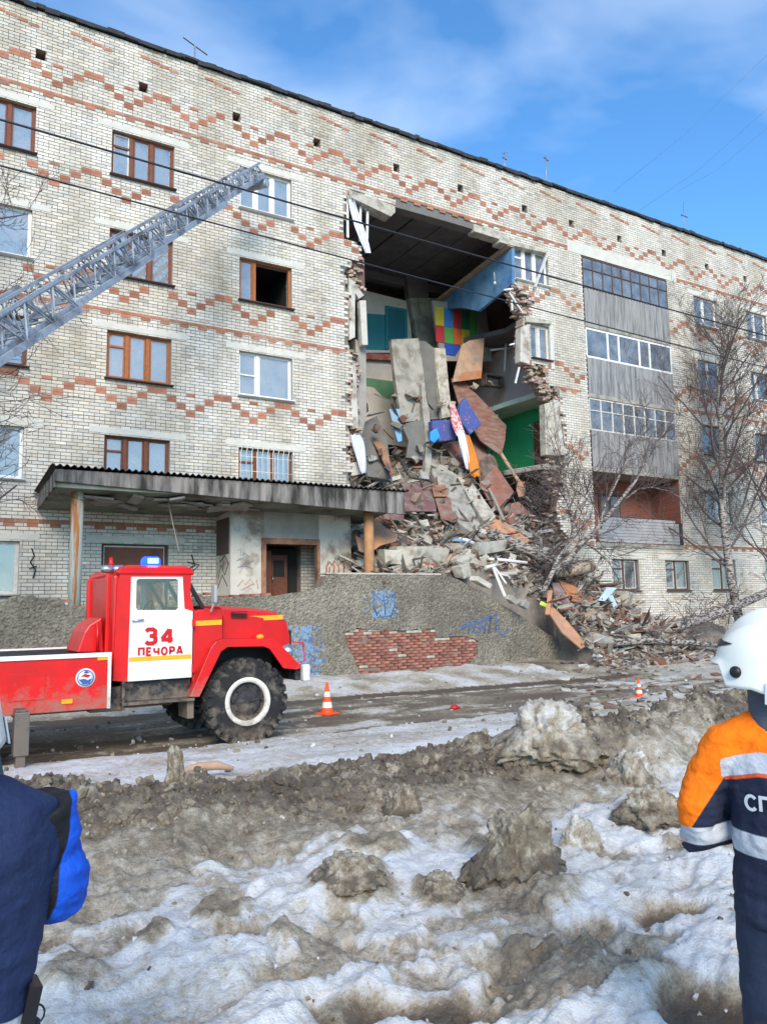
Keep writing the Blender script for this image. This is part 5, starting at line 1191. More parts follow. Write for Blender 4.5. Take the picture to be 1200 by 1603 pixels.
for i in range(700):
    k = r.random()
    if k < .55: p = PY(r.gauss(846, 17), r.gauss(785, 24), .3+r.uniform(-.4, .3))
    elif k < .8: p = PY(r.gauss(868, 10), r.gauss(895, 18), -2.4)
    else: p = PY(r.gauss(1110, 30), r.gauss(955, 14), -1.6)
    d = Vector((r.gauss(.3, 1), r.gauss(-.2, .5), r.gauss(-.3, .8))).normalized()*r.uniform(.2, .7); m.tube([p, p+d*.5+Vector((0, 0, .04)), p+d], .012, 3, cap=False)
tag(m.build('brushwood', 'bark_twig'), 'tangle of torn reed, sticks and twigs along the broken wall edge', 'brushwood', kind='stuff')
# ================================================================== FIRE TRUCK
GL = {'П': (.72, [[(0, 0), (0, 1), (.72, 1), (.72, 0)]]), 'Е': (.6, [[(.6, 1), (0, 1), (0, 0), (.6, 0)], [(0, .52), (.54, .52)]]), 'Ч': (.66, [[(0, 1), (0, .55), (.12, .42), (.66, .42)], [(.66, 1), (.66, 0)]]),
      'Р': (.62, [[(0, 0), (0, 1), (.42, 1), (.62, .88), (.62, .58), (.42, .45), (0, .45)]]), 'А': (.78, [[(0, 0), (.32, 1), (.46, 1), (.78, 0)], [(.12, .28), (.66, .28)]]), 'Т': (.66, [[(0, 1), (.66, 1)], [(.33, 1), (.33, 0)]]),
      'Л': (.7, [[(0, 0), (.1, .08), (.18, 1), (.7, 1), (.7, 0)]]), 'Ь': (.6, [[(0, 1), (0, 0), (.42, 0), (.6, .12), (.6, .42), (.42, .55), (0, .55)]]),
      '3': (.62, [[(0, .86), (.14, 1), (.46, 1), (.6, .88), (.6, .66), (.44, .53), (.24, .53)], [(.44, .53), (.62, .4), (.62, .13), (.46, 0), (.14, 0), (0, .14)]]), '4': (.74, [[(.54, 0), (.54, 1.0)], [(.5, .97), (.02, .27)], [(-.02, .24), (.74, .24)]]),
      'О': (.78, [[(.39+.39*math.cos(k*math.pi/8), .5+.5*math.sin(k*math.pi/8)) for k in range(17)]]), 'С': (.74, [[(.39+.39*math.cos(math.radians(k)), .5+.5*math.sin(math.radians(k))) for k in range(40, 321, 20)]])}
def letters(text, h, th, gap, sx=1.):
    vs, fs = [], []; x = 0; lay = 0
    for ch in text:
        w_, strokes = GL[ch]
        for st in strokes:
            P = [Vector((x+a*h*sx, b*h)) for a, b in st]; n = len(P); closed = (P[0]-P[-1]).length < 1e-6; o = len(vs); lay += 1
            for i, p in enumerate(P):
                a = P[i-1] if i else (P[-2] if closed else None); b = P[i+1] if i < n-1 else (P[1] if closed else None)
                d1 = (p-a).normalized() if a is not None else (b-p).normalized(); d2 = (b-p).normalized() if b is not None else d1
                nn = Vector((-(d1+d2).y, (d1+d2).x)); nn = nn.normalized() if nn.length > .01 else Vector((-d1.y, d1.x)); k = th/2/max(.5, nn.dot(Vector((-d1.y, d1.x))))
                ext = Vector((0, 0)) if closed or 0 < i < n-1 else (d1*th*.0)
                for sg in (1, -1): q = p+nn*k*sg; vs.append((q.x, q.y, (lay % 4)*.0008))
            fs += [(o+2*i, o+2*i+1, o+2*i+3, o+2*i+2) for i in range(n-1)]
        x += w_*h*sx+gap
    W = x-gap; return [(a-W/2, b-h/2, c) for a, b, c in vs], fs
def text_mesh(name, body, mat, h, th, gap, mtx, parent, sx=1.):
    vs, fs = letters(body, h, th, gap, sx); m = MB(); m.add([mtx @ Vector(v) for v in vs], fs); return m.build(name, mat, parent)
FACE = Matrix.Rotation(math.pi/2, 4, 'X')
YN, YC = -9.86, -8.84                                    # near cab side, centre line
def mir(y): return 2*YC-y
tr = thing('fire_truck', 'red fire ladder truck with white door, number 34 and blue beacon', 'fire truck', (2, YC, 0))
def P2(px, y=YN): return [(PY(a, b, y).x, PY(a, b, y).z) for a, b in px]
def side(name, mat, px, y0, th, parent, holes=[], bevel=.0, both=True, fn=None):
    out = []
    for k in ((0, 1) if both else (0,)):
        yy = y0 if k == 0 else mir(y0)-th
        out.append(coat(P2(px, y0), [P2(h, y0) for h in holes], yy, th, name, mat, parent))
    return out
# cab
dpx = [(206, 903), (286, 903), (289, 953), (302, 957), (300, 1060), (200, 1067)]
wpx = [(214, 909), (217, 906), (276, 906), (279, 909), (279, 952), (276, 955), (216, 955), (213, 952)]
cab = MB(); r0 = P2([(178, 1066), (203, 1067), (208, 902), (289, 902), (302, 892), (190, 888), (184, 905)])
cab.b2(2.32, 2.40, YN+.06, mir(YN)-.06, .98, 2.36)
cab = cab.build('cab', 'truck_red', tr, .03)
side('rear_quarter', 'truck_red', [(177, 1066), (203, 1067), (207, 903), (207, 893), (190, 893), (184, 915)], YN+.01, .05, cab)
side('roof_side', 'truck_red', [(190, 895), (207, 895), (207, 903), (286, 903), (289, 953), (304, 957), (298, 930), (300, 893)], YN+.01, .04, cab)
m = MB(); rx0, rx1 = PY(186, 890, YN).x, PY(305, 890, YN).x
vs = []
for i, (ins, z) in enumerate(((0, 2.36), (.0, 2.40), (.04, 2.46), (.14, 2.50))):
    vs += [(rx0+ins, YN-.01+ins, z), (rx1-ins*.8, YN-.01+ins, z), (rx1-ins*.8, mir(YN)+.01-ins, z), (rx0+ins, mir(YN)+.01-ins, z)]
m.add(vs, [(i*4+k, i*4+(k+1) % 4, i*4+4+(k+1) % 4, i*4+4+k) for i in range(3) for k in range(4)]+[(12, 13, 14, 15), (3, 2, 1, 0)]); m.build('cab_roof', 'truck_red', tr, .03)
doors = side('door', 'truck_white', dpx, YN-.012, .045, tr, [wpx])
for k, d in enumerate(doors):
    yy = (YN-.012) if k == 0 else mir(YN-.012)
    sg = -1 if k == 0 else 1
    g = MB(); q = P2(wpx); g.prism([(x, yy-sg*.02, z) for x, z in q], (0, .004, 0)); g.build('pane', 'glass_clear', d)
    g = MB(); c = P2([(246, 930)])[0]; g.b2(c[0]+.12, c[0]+.15, yy-sg*.035-.01, yy-sg*.035+.01, P2([(246, 955)])[0][1], P2([(246, 906)])[0][1]); g.build('quarter_window_bar', 'truck_black', d)
    g = MB(); h = P2([(206, 972), (224, 970)]); g.tube([(h[0][0], yy+sg*.03, h[0][1]), (h[1][0], yy+sg*.03, h[1][1])], .012, 6); g.build('handle', 'chrome', d)
    g = MB(); s_ = P2([(202, 1029), (299, 1024), (299, 1031), (202, 1036)]); g.prism([(x, yy+sg*.004, z) for x, z in s_], (0, -sg*.004, 0)); g.build('stripe', 'truck_yellow', d)
    if k == 0:
        c = P2([(250, 997)], YN-.02)[0]; text_mesh('number', '34', 'letter_red', .185, .055, .085, Matrix.Translation((c[0], YN-.016, c[1]+.01)) @ FACE, d, 1.1)
        c = P2([(252, 1020)], YN-.02)[0]; text_mesh('lettering', 'ПЕЧОРА', 'letter_red', .092, .028, .043, Matrix.Translation((c[0], YN-.016, c[1]+.006)) @ FACE, d, .95)
    g = MB(); h = P2([(301, 975)])[0]
    for zz in (h[1], h[1]-.62): g.b2(h[0]-.01, h[0]+.03, yy+sg*.02-.012, yy+sg*.02+.012, zz-.05, zz+.05)
    g.build('hinge', 'truck_red', d)
# windscreen and cowl
wt, wb = P2([(290, 904)])[0], P2([(319, 951)])[0]
m = MB(); m.add([(wt[0]+.02, YN+.08, wt[1]), (wt[0]+.02, mir(YN)-.08, wt[1]), (wb[0], mir(YN)-.06, wb[1]), (wb[0], YN+.06, wb[1])], [(0, 1, 2, 3)]); ws = m.build('windscreen', 'glass_clear', tr)
m = MB()
for a, b in (((wt[0]+.02, YN+.05, wt[1]), (wb[0], YN+.05, wb[1])), ((wt[0]+.02, mir(YN)-.05, wt[1]), (wb[0], mir(YN)-.05, wb[1])), ((wt[0]+.02, YC, wt[1]), (wb[0], YC, wb[1])), ((wt[0]+.02, YN+.05, wt[1]), (wt[0]+.02, mir(YN)-.05, wt[1])), ((wb[0], YN+.05, wb[1]), (wb[0], mir(YN)-.05, wb[1]))): m.bar(a, b, .05, .05)
m.build('windscreen_frame', 'truck_black', ws)
m = MB(); cw_ = P2([(303, 957), (320, 952), (349, 955), (349, 1005), (340, 1006), (300, 1088)], YN+.06)
m.prism([(x, YN+.05, z) for x, z in cw_], (0, 2*(YC-YN)-.1, 0)); m.build('cowl', 'truck_red', tr, .02)
# bonnet: loft of sections
hs = []
for px_, hw, zt_, zlo in ((347, .78, 1.93, 1.40), (400, .74, 1.90, 1.36), (440, .70, 1.84, 1.25), (452, .67, 1.74, 1.2), (456, .66, 1.58, 1.15)):
    x = PY(px_, 975, YC-.72).x
    hs.append([(x, YC-hw, zlo), (x, YC-hw, zt_-.14), (x, YC-hw+.05, zt_-.05), (x, YC-hw+.2, zt_), (x, YC, zt_+.02), (x, YC+hw-.2, zt_), (x, YC+hw-.05, zt_-.05), (x, YC+hw, zt_-.14), (x, YC+hw, zlo)])
m = MB(); vs = [p for s in hs for p in s]; n = 9
m.add(vs, [(i*n+k, (i+1)*n+k, (i+1)*n+k+1, i*n+k+1) for i in range(4) for k in range(n-1)]+[tuple(range(4*n, 5*n))[::-1]]+[tuple(range(n))]); bn = m.build('bonnet', 'truck_red', tr, .012)
yb1 = YC-.75
for a, b, y_ in (((351, 970), (445, 966), -.758), ((306, 976), (347, 974), None)):
    y_ = YC+y_ if y_ else YN+.045
    p, q = PY(*a, y_), PY(*b, y_); m = MB()
    m.add([(p.x, y_, p.z-.035), (q.x, y_+(.055 if y_ > YN+.1 else 0), q.z-.035), (q.x, y_+(.055 if y_ > YN+.1 else 0), q.z+.035), (p.x, y_, p.z+.035)], [(0, 1, 2, 3)])
    for v_ in range(4): m.v[v_] = (m.v[v_][0], m.v[v_][1]-.006, m.v[v_][2])
    m.build('stripe', 'truck_yellow', bn)
m = MB()
for k in range(4): p = PY(362, 958+k*3, YC-.775); m.b2(p.x, p.x+.24, YC-.79, YC-.765, p.z-.008, p.z+.006)
m.build('bonnet_louvre', 'truck_black', bn)
m = MB(); gx_ = PY(456, 1000, YC-.66).x
m.b2(gx_-.05, gx_+.02, YC-.62, YC+.62, .95, 1.55); gr = m.build('grille', 'truck_black', tr, .01)
m = MB()
for k in range(9): y_ = YC-.52+k*.13; m.b2(gx_+.02, gx_+.05, y_-.015, y_+.015, 1.0, 1.5)
m.build('grille_bar', 'truck_red', gr)
# fenders (both sides)
fo = [(297, 1091), (330, 1014), (338, 1004), (350, 1000), (424, 1000), (434, 1004), (470, 1042), (469, 1047), (461, 1048)]
fi = [(443, 1046), (422, 1016), (412, 1012), (356, 1013), (346, 1020), (312, 1091)]
for k in (0, 1):
    y_ = -9.96 if k == 0 else mir(-9.96)
    q = P2(fo+fi, -9.96); m = MB(); m.prism([(x, y_-.012, z) for x, z in q], (0, .025, 0)); f = m.build('fender', 'truck_red', tr, .008)
    q = P2(fo, -9.96); m = MB(); sg = 1 if k == 0 else -1
    vs = [(x, y_, z) for x, z in q]+[(x, y_+sg*.62, z) for x, z in q]; nn = len(q)
    m.add(vs, [(i, i+1, nn+i+1, nn+i) for i in range(nn-1)]); m.build('fender_top', 'truck_red', f)
    m = MB(); m.b2(3.72, 4.7, y_+sg*.5-.02, y_+sg*.5+.02, .7, 1.36); m.build('wheel_well', 'truck_black', f)
    m = MB(); p = PY(407, 997, -9.7); m.ell((p.x, p.y if k == 0 else mir(p.y), p.z), (.06, .05, .04), 10, 6); m.build('marker_lamp', 'amber', f)
    hp = P2([(462, 1020)], -9.96)[0]; m = MB(); yy = y_+sg*.2; m.lathe([(0.001, .02), (.10, .03), (.115, 0), (.08, -.1), (.001, -.12)], (hp[0]-.02, yy, hp[1]), 'x', 16); m.build('headlight', 'chrome', f)
    m = MB(); m.tube([(hp[0]-.02, yy-sg*.15, hp[1]+.14), (hp[0]+.15, yy-sg*.15, hp[1]+.12), (hp[0]+.17, yy-sg*.15, hp[1]-.14), (hp[0]+.0, yy-sg*.15, hp[1]-.18)], .014, 6); m.build('headlight_guard', 'truck_red', f)
m = MB(); bx = PY(480, 1050, -9.96).x; m.b2(bx-.14, bx+.02, -9.86, mir(-9.86), .83, 1.05); bmp = m.build('bumper', 'truck_black', tr, .02)
for y_ in (-9.98, mir(-9.98)-.12):
    m = MB(); m.b2(bx-.06, bx+.05, y_, y_+.12, .82, 1.06); m.build('bumper_end', 'truck_white', bmp, .02)
m = MB(); m.b2(4.2, bx-.1, YC-.5, YC+.5, .7, .95); m.build('front_frame', 'truck_black', tr)
# interior
m = MB(); m.b2(2.42, 3.34, YN+.06, mir(YN)-.06, .98, 1.05); m.b2(2.45, 2.95, YN+.15, mir(YN)-.15, 1.05, 1.42); m.b2(2.43, 2.56, YN+.15, mir(YN)-.15, 1.4, 1.95); m.build('seat', 'seat_dark', tr)
m = MB(); a = Vector((3.12, YC+.5, 1.85)); rr_ = []
for k in range(21): t_ = 2*math.pi*k/20; rr_.append(a+Vector((.07*math.sin(t_), .22*math.cos(t_), .2*math.sin(t_))))
m.tube(rr_, .014, 6, cap=False); m.tube([a, a+Vector((.25, 0, -.35))], .02, 6); m.build('steering_wheel', 'truck_black', tr)
# wheels
def wheel(x, y, sg):                                     # sg: -1 outer face towards the camera
    t_ = MB(); W = .32; prof = [(.30, -.5), (.36, -.52), (.50, -.5), (.575, -.40), (.585, 0), (.575, .40), (.50, .5), (.36, .52), (.30, .5)]
    t_.lathe([(r_, h*W) for r_, h in prof], (x, y, .595), 'y', 44)
    for k in range(26):
        a_ = 2*math.pi*k/26
        for s_ in (-1, 1):
            an = a_+(math.pi/26 if s_ > 0 else 0); c = Vector((x+.585*math.cos(an), y+s_*W*.27, .595+.585*math.sin(an)))
            t_.box(c, (.035, W*.48, .075), Matrix.Rotation(-an, 3, 'Y') @ Matrix.Rotation(s_*.45, 3, 'X'))
            c = Vector((x+.545*math.cos(an), y+s_*W*.49, .595+.545*math.sin(an))); t_.box(c, (.085, .03, .07), Matrix.Rotation(-an, 3, 'Y'))
    w_ = t_.build('wheel', 'tyre', tr, 0)
    o_ = sg*W/2
    d = MB(); d.lathe([(.335, o_*1.02), (.335, o_*1.10), (.325, o_*1.14), (.27, o_*1.08), (.262, o_*.8)], (x, y, .595), 'y', 40); d.build('rim', 'rim_white', w_)
    h = MB(); h.lathe([(.262, o_*.8), (.25, o_*.72), (.20, o_*.75), (.17, o_*1.1), (.155, o_*1.25), (.08, o_*1.3), (.001, o_*1.34)], (x, y, .595), 'y', 24)
    for k in range(8): a_ = 2*math.pi*k/8; h.lathe([(.016, o_*.8), (.016, o_*.95), (.001, o_*.96)], (x+.215*math.cos(a_), y, .595+.215*math.sin(a_)), 'y', 6)
    h.tube([(x+.01, y+o_*1.42, .60), (x+.2, y+o_*1.36, .65)], .012, 6); h.build('hub', 'hub_dark', w_)
for wx in (4.14, .42, -.83):
    wheel(wx, -9.80, -1); wheel(wx+(-.02 if wx > 4 else 0), mir(-9.80), 1)
m = MB()
for y_ in (YC-.42, YC+.42): m.b2(-3.0, 4.9, y_-.05, y_+.05, .72, .92)
m.tube([(4.14, -9.6, .6), (4.14, mir(-9.6), .6)], .09, 10); m.b2(3.95, 4.35, YC-.25, YC+.25, .42, .78)
for wx in (.42, -.83): m.tube([(wx, -9.6, .6), (wx, mir(-9.6), .6)], .09, 10); m.b2(wx-.22, wx+.22, YC-.25, YC+.25, .42, .8)
m.build('chassis', 'truck_black', tr)
s0, s1 = P2([(192, 1066), (300, 1060)]); m = MB(); m.b2(s0[0], s1[0], YN+.05, YN+.5, .70, .975); m.build('battery_box', 'truck_black', tr, .01)
m = MB(); m.b2(s0[0]-.02, s1[0]+.02, YN-.09, YN+.16, .66, .70); m.b2(s0[0]-.02, s0[0]+.02, YN-.07, YN-.03, .6, .97); m.build('step', 'truck_black', tr, .006)
m = MB(); m.b2(1.4, 3.3, YC-.4, YC+.4, .55, .75); m.b2(2.05, 2.5, YN+.1, YN+.55, .58, .9); m.build('fuel_tank', 'truck_black', tr, .03)
m = MB(); a = P2([(291, 1130), (300, 1096)]); m.b2(a[1][0]-.06, a[1][0]+.03, YN, YN+.4, .42, .72); m.build('mud_flap', 'truck_black', tr)
# body behind the cab
YB = -10.0; e = P2([(173, 1024), (170, 1109)], YB); ex, zt_, zl_ = e[0][0], 1.33, .655
body_ = MB(); body_.b2(-3.6, ex-.04, YB+.03, mir(YB)-.03, zl_+.02, zt_-.03); body_ = body_.build('platform_body', 'truck_red', tr, .01)
for k in (0, 1):
    y0_, y1_ = (YB, YB+.03) if k == 0 else (mir(YB)-.03, mir(YB)); sg = -1 if k == 0 else 1
    m = MB(); m.b2(-3.6, ex, y0_, y1_, zl_, zt_); sp = m.build('side_panel', 'truck_red', body_, .01)
    yo = y0_ if k == 0 else y1_
    m = MB(); m.b2(-3.6, ex+.012, yo+sg*.012-.012, yo+sg*.012+.012, zt_-.025, zt_+.03); m.b2(ex-.03, ex+.012, yo+sg*.008-.008, yo+sg*.008+.008, zl_, zt_-.026); m.build('trim', 'truck_white', sp)
    h = P2([(15, 1056), (70, 1095)], YB); m = MB(); m.b2(h[0][0], h[1][0], yo+sg*.006-.005, yo+sg*.006+.005, h[1][1], h[0][1]); m.build('locker_door', 'truck_red', sp, .004)
    for q in ((161, 1030), (105, 1098)): c = P2([q], YB)[0]; m = MB(); m.b2(c[0]-.065, c[0]+.065, yo+sg*.008-.008, yo+sg*.008+.008, c[1]-.028, c[1]+.028); m.build('reflector', 'amber', sp, .004)
    if k == 0:
        c = P2([(134, 1061)], YB)[0]; m = MB(); m.lathe([(.001, 0), (.118, 0), (.118, .006)], (c[0], YB-.006, c[1]), 'y', 28); em = m.build('emblem', 'truck_white', sp)
        for j, (mt, pts_) in enumerate((('emblem_blue', [(-.08, -.02), (-.03, -.08), (.05, -.075), (.08, -.01), (.03, -.03), (-.02, -.01)]), ('letter_red', [(-.06, .02), (-.01, .05), (.06, .03), (.03, 0), (-.02, .015)]), ('emblem_blue', [(-.03, .06), (.0, .09), (.05, .07), (.02, .055)]))):
            m = MB(); m.prism([(c[0]+a_, YB-.010-.001*j, c[1]+b_) for a_, b_ in pts_], (0, .003, 0)); m.build('emblem_mark', mt, em)
        m = MB(); ring = [(c[0]+.095*math.cos(t_), YB-.008, c[1]+.095*math.sin(t_)) for t_ in np.linspace(0, 2*math.pi, 30)]; m.tube(ring, .006, 5, cap=False); m.build('emblem_mark', 'emblem_blue', em)
m = MB(); m.b2(-3.6, ex-.02, YB+.04, mir(YB)-.04, zt_-.03, zt_+.005); m.build('deck', 'truck_black', body_)
# pedestal, post, horns behind the cab
q = P2([(121, 1022), (132, 990), (140, 978), (160, 966), (163, 1022)], -9.5); m = MB(); m.prism([(x, -9.5, z) for x, z in q], (0, .9, 0)); m.build('ladder_rest_box', 'truck_red', tr, .02)
q = P2([(163, 1022), (167, 900), (182, 900), (180, 1022)], -9.5); m = MB(); m.prism([(x, mir(-9.55)-.14, z) for x, z in q], (0, .14, 0)); m.build('ladder_rest', 'truck_red', tr, .012); m = MB(); m.prism([(x, -9.55, z) for x, z in q], (0, .14, 0)); lr = m.build('ladder_rest', 'truck_red', tr, .012)
m = MB(); p = PY(153, 1000, -9.6); m.tube([(p.x, -9.6, 1.35), (p.x, -9.6, 1.75)], .02, 8); m.build('handrail', 'truck_red', tr)
p = PY(176, 884, -9.5); m = MB()
for dx in (-.07, .07): m.lathe([(.001, -.07), (.05, -.07), (.055, 0), (.062, .07), (.001, .075)], (p.x+dx, p.y, p.z-.06), 'x', 14)
m.build('siren_horn', 'chrome', lr)
m = MB(); m.tube([(p.x-.01, p.y, p.z-.05), (p.x-.02, p.y, p.z+.10)], [.04, .02], 8); m.build('red_horn', 'truck_red', lr)
c = PY(236, 884, -9.55); m = MB(); m.lathe([(.001, .0), (.135, .0), (.13, .1), (.10, .135), (.001, .14)], (c.x, c.y, 2.49), 'z', 20); bc = m.build('beacon', 'beacon', tr)
m = MB(); m.b2(c.x-.07, c.x+.07, c.y-.136, c.y-.12, 2.53, 2.6); m.build('beacon_lamp', 'beacon_core', bc)
m = MB(); m.lathe([(.145, -.02), (.145, .01), (.0, .011)], (c.x, c.y, 2.485), 'z', 20); m.build('beacon_base', 'truck_black', bc)
m = MB(); p = PY(331, 935, -9.9); m.tube([(p.x, -9.88, 1.85), (p.x+.02, -9.95, 1.97), (p.x+.02, -9.95, 2.15)], .014, 6); m.box((p.x+.02, -9.96, 2.1), (.04, .13, .24)); m.build('mirror', 'timber_grey', tr, .01)
# outriggers
for k in (0, 1):
    y_ = -10.25 if k == 0 else mir(-10.25); a, b = PY(22, 1118, -10.25).x, PY(46, 1118, -10.25).x; m = MB()
    m.b2(a, b, y_-.1, y_+.1, .22, .72); m.b2(a+.03, b-.03, y_-.07, y_+.07, .04, .25); m.b2(a+.02, b-.02, min(y_, YC), max(y_, YC), .62, .74); og = m.build('outrigger', 'leg_steel', tr, .01)
    m = MB(); m.b2(a-.12, b+.12, y_-.2, y_+.2, .0, .05); m.build('outrigger_pad', 'leg_steel', og, .006)
# turntable and ladder
n_ = ray(0, 549).cross(ray(402, 291)); BY, BZ = YC, 2.25
BX = -(n_.y*(BY-CAM.y)+n_.z*(BZ-CAM.z))/n_.x
B = Vector((BX, BY, BZ)); T = PY(404, 290, -1.3); D = (T-B); LEN = D.length; D.normalize()
LAT = D.cross(Vector((0, 0, 1))).normalized(); UPV = LAT.cross(D).normalized()
m = MB(); m.lathe([(.75, 1.33), (.75, 1.55), (.6, 1.6), (.6, 1.75), (.001, 1.76)], (BX-.1, BY, 0), 'z', 28); m.box((BX-.1, BY, 1.98), (.8, 1.0, .5)); tt = m.build('turntable', 'truck_red', tr, .02)
m = MB(); m.b2(BX-1.2, min(BX+.3, -3.4), YB+.05, mir(YB)-.05, .9, 1.32); m.build('rear_deck', 'truck_red', tr)
lad = MB(); lad.bar(B-D*.3, B+D*.6, .9, .18, up=UPV); lad = lad.build('ladder', 'ladder_steel', tr)
SEC = [(0., .46, 1.12, .62), (.30, .66, .92, .50), (.52, .85, .72, .40), (.72, 1.0, .54, .32)]
for si, (t0, t1, wd, ht) in enumerate(SEC):
    m = MB(); a, b = t0*LEN, t1*LEN; lift = UPV*(.07*si)
    for s_ in (-1, 1):
        o_ = LAT*(s_*wd/2)+lift; m.bar(B+D*a+o_, B+D*b+o_, .055, .12, up=UPV); m.bar(B+D*a+o_+UPV*ht, B+D*b+o_+UPV*ht, .05, .06, up=UPV)
        st = ht*1.25; n2 = max(2, int((b-a)/st)); st = (b-a)/n2
        for k in range(n2):
            p = B+D*(a+k*st)+o_; q_ = B+D*(a+(k+1)*st)+o_; mid = B+D*(a+(k+.5)*st)+o_
            m.bar(p, mid+UPV*ht, .03, .03); m.bar(mid+UPV*ht, q_, .03, .03)
            m.bar(p, p+UPV*ht, .022, .022)
    sc_ = m.build('ladder_section', 'ladder_steel', lad)
    m = MB(); n3 = int((b-a)/.34)
    for k in range(n3+1):
        p = B+D*(a+.05+k*.34)+lift; m.tube([p-LAT*wd/2, p+LAT*wd/2], .017, 6)
    m.build('rung', 'ladder_steel', sc_)['kind'] = 'stuff'
m = MB(); e_ = B+D*LEN; m.tube([e_-LAT*.3, e_+LAT*.3], .12, 12); m.bar(e_-D*.4+UPV*.1, e_+D*.05+UPV*.25, .5, .05, up=UPV); m.build('ladder_tip', 'ladder_steel', lad)

# ================================================================== CONES, WIRES, ANTENNAS
def cone(px, py, h, label, tilt=0):
    p = PZ(px, py, .0); p.z = hz(p.x, p.y)
    t = thing('traffic_cone', label, 'cone', tuple(p), 'orange traffic cones'); s_ = h/.56
    m = MB(); m.box(p+Vector((0, 0, .016*s_)), (.32*s_, .32*s_, .03*s_), (0, 0, .3)); m.build('base', 'cone_orange', t, .008)
    def rz(z): return .115+(.026-.115)*z/.53
    for z0, z1, mt, nm in ((.03, .12, 'cone_orange', 'band'), (.12, .22, 'cone_white', 'stripe'), (.22, .31, 'cone_orange', 'band'), (.31, .40, 'cone_white', 'stripe'), (.40, .56, 'cone_orange', 'band')):
        m = MB(); pr = [(rz(z0)*s_, z0*s_), (rz(z1)*s_, z1*s_)]
        if z1 > .5: pr.append((.001, z1*s_))
        m.lathe(pr, p, 'z', 24); m.build(nm, mt, t)
cone(512, 1118, .56, 'orange and white traffic cone by the snow bank near the truck bumper')
cone(1000, 1092, .38, 'small orange and white traffic cone by the rubble at the right')
def wire(px, y, rad, mat, label, sag=.0):
    a, b = PY(*px[0], y), PY(*px[1], y); d = b-a; a2, b2 = a-d*.35, b+d*.35; pts = []
    for k in range(25): t = k/24; p = a2.lerp(b2, t); p.z -= sag*4*t*(1-t)-sag*4*.26*.0; pts.append(p)
    m = MB(); m.tube(pts, rad, 6); return tag(m.build('overhead_wire', mat), label, 'wire', 'wires in front of the facade')
wire([(0, 180), (1200, 522)], -7.0, .019, 'wire', 'upper dark overhead wire crossing the facade', .12)
wire([(0, 252), (1200, 572)], -7.0, .015, 'wire', 'lower dark overhead wire crossing the facade', .12)
for i, (a, b) in enumerate((((960, 300), (1200, 85)), ((1000, 330), (1200, 170)), ((1060, 300), (1200, 200)))):
    A2, B2 = PY(*a, 1.0), PY(*b, -6.0); m = MB(); m.tube([A2+(A2-B2)*.0, A2.lerp(B2, .5)-Vector((0, 0, .25)), B2, B2+(B2-A2)*.4], .006, 4)
    tag(m.build('overhead_wire', 'wire_pale'), ('leftmost', 'middle', 'rightmost')[i]+' thin pale wire against the sky at the right', 'wire', 'thin wires against the sky')
def antenna(px, y0, y1, label, arms, Y0=.6):
    p = PY(px, y0, Y0); p.z = 17.62; q = PY(px, y1, Y0); t = thing('roof_antenna', label, 'antenna', tuple(p), 'aerials on the roof edge')
    m = MB(); m.tube([p, q], .022, 6); m.build('mast', 'antenna', t)
    if arms:
        m = MB()
        for a, b in arms: m.bar(PY(*a, Y0), PY(*b, Y0), .05, .03)
        m.build('crossbar', 'antenna', t)
antenna(305, 100, 76, 'T-shaped aerial on the roof edge at the left', [((287, 58), (325, 86)), ((305, 76), (305, 72))])
antenna(789, 270, 236, 'left of two thin aerials above the gap', [((786, 240), (793, 238)), ((786, 246), (793, 250))])
antenna(854, 295, 244, 'taller right aerial of two above the gap', [((851, 246), (858, 252))])
antenna(1069, 365, 316, 'slim aerial on the roof edge at the right', [((1065, 336), (1075, 340))])
m = MB(); p = PZ(318, 1205, .12)
P = [PZ(285, 1208, .17), PZ(310, 1200, .2), PZ(340, 1198, .2), PZ(366, 1203, .16)]; m.tube(P, [.03, .045, .05, .02], 8); tag(m.build('driftwood_stick', 'board_tan'), 'bent bare brown stick lying on the snow by the post-shaped lump', 'stick')
m = MB(); p = PZ(711, 1108, .03); m.ell((p.x, p.y, hz(p.x, p.y)+.03), (.09, .07, .05), 8, 6); m.box((p.x+.06, p.y, hz(p.x, p.y)+.03), (.12, .06, .04), (.3, .2, .4)); tag(m.build('litter', 'letter_red'), 'small crumpled red wrapper lying on the road', 'litter')
# ================================================================== PEOPLE
def remesh(prims, voxel, smooth=6):
    mb = MB()
    for p in prims:
        if p[0] == 't': mb.tube(p[1], p[2], 20)
        elif p[0] == 'e': mb.ell(p[1], p[2], 24, 16, rot=p[3] if len(p) > 3 else None)
    me = bpy.data.meshes.new('tmp'); me.from_pydata(mb.v, [], mb.f); ob = bpy.data.objects.new('tmp', me); COL.objects.link(ob)
    rm = ob.modifiers.new('r', 'REMESH'); rm.mode = 'VOXEL'; rm.voxel_size = voxel; sm = ob.modifiers.new('s', 'SMOOTH'); sm.iterations = smooth; sm.factor = .5
    bpy.context.view_layer.update(); out = bpy.data.meshes.new_from_object(ob.evaluated_get(bpy.context.evaluated_depsgraph_get())); bpy.data.objects.remove(ob)
    for p in out.polygons: p.use_smooth = True
    return out
def finger_set(wrist, dirv, side_, up):
    w = Vector(wrist); d = Vector(dirv).normalized(); s = Vector(side_).normalized(); u = Vector(up).normalized(); out = []
    palm = w+d*.05; out.append(('t', [w, w+d*.04, w+d*.09], [(.03, .02), (.042, .018), (.04, .016)]))
    for k, ln in enumerate((.07, .08, .075, .055)):
        b = w+d*.085+s*(.03-.02*k); out.append(('t', [b, b+d*ln*.5-u*.006, b+d*ln*.85-u*.03, b+d*ln*.9-u*.045], [.0095, .009, .008, .006]))
    b = w+d*.03+s*.038; out.append(('t', [b, b+s*.03+d*.025, b+s*.035+d*.06-u*.015], [.012, .011, .008]))
    return out
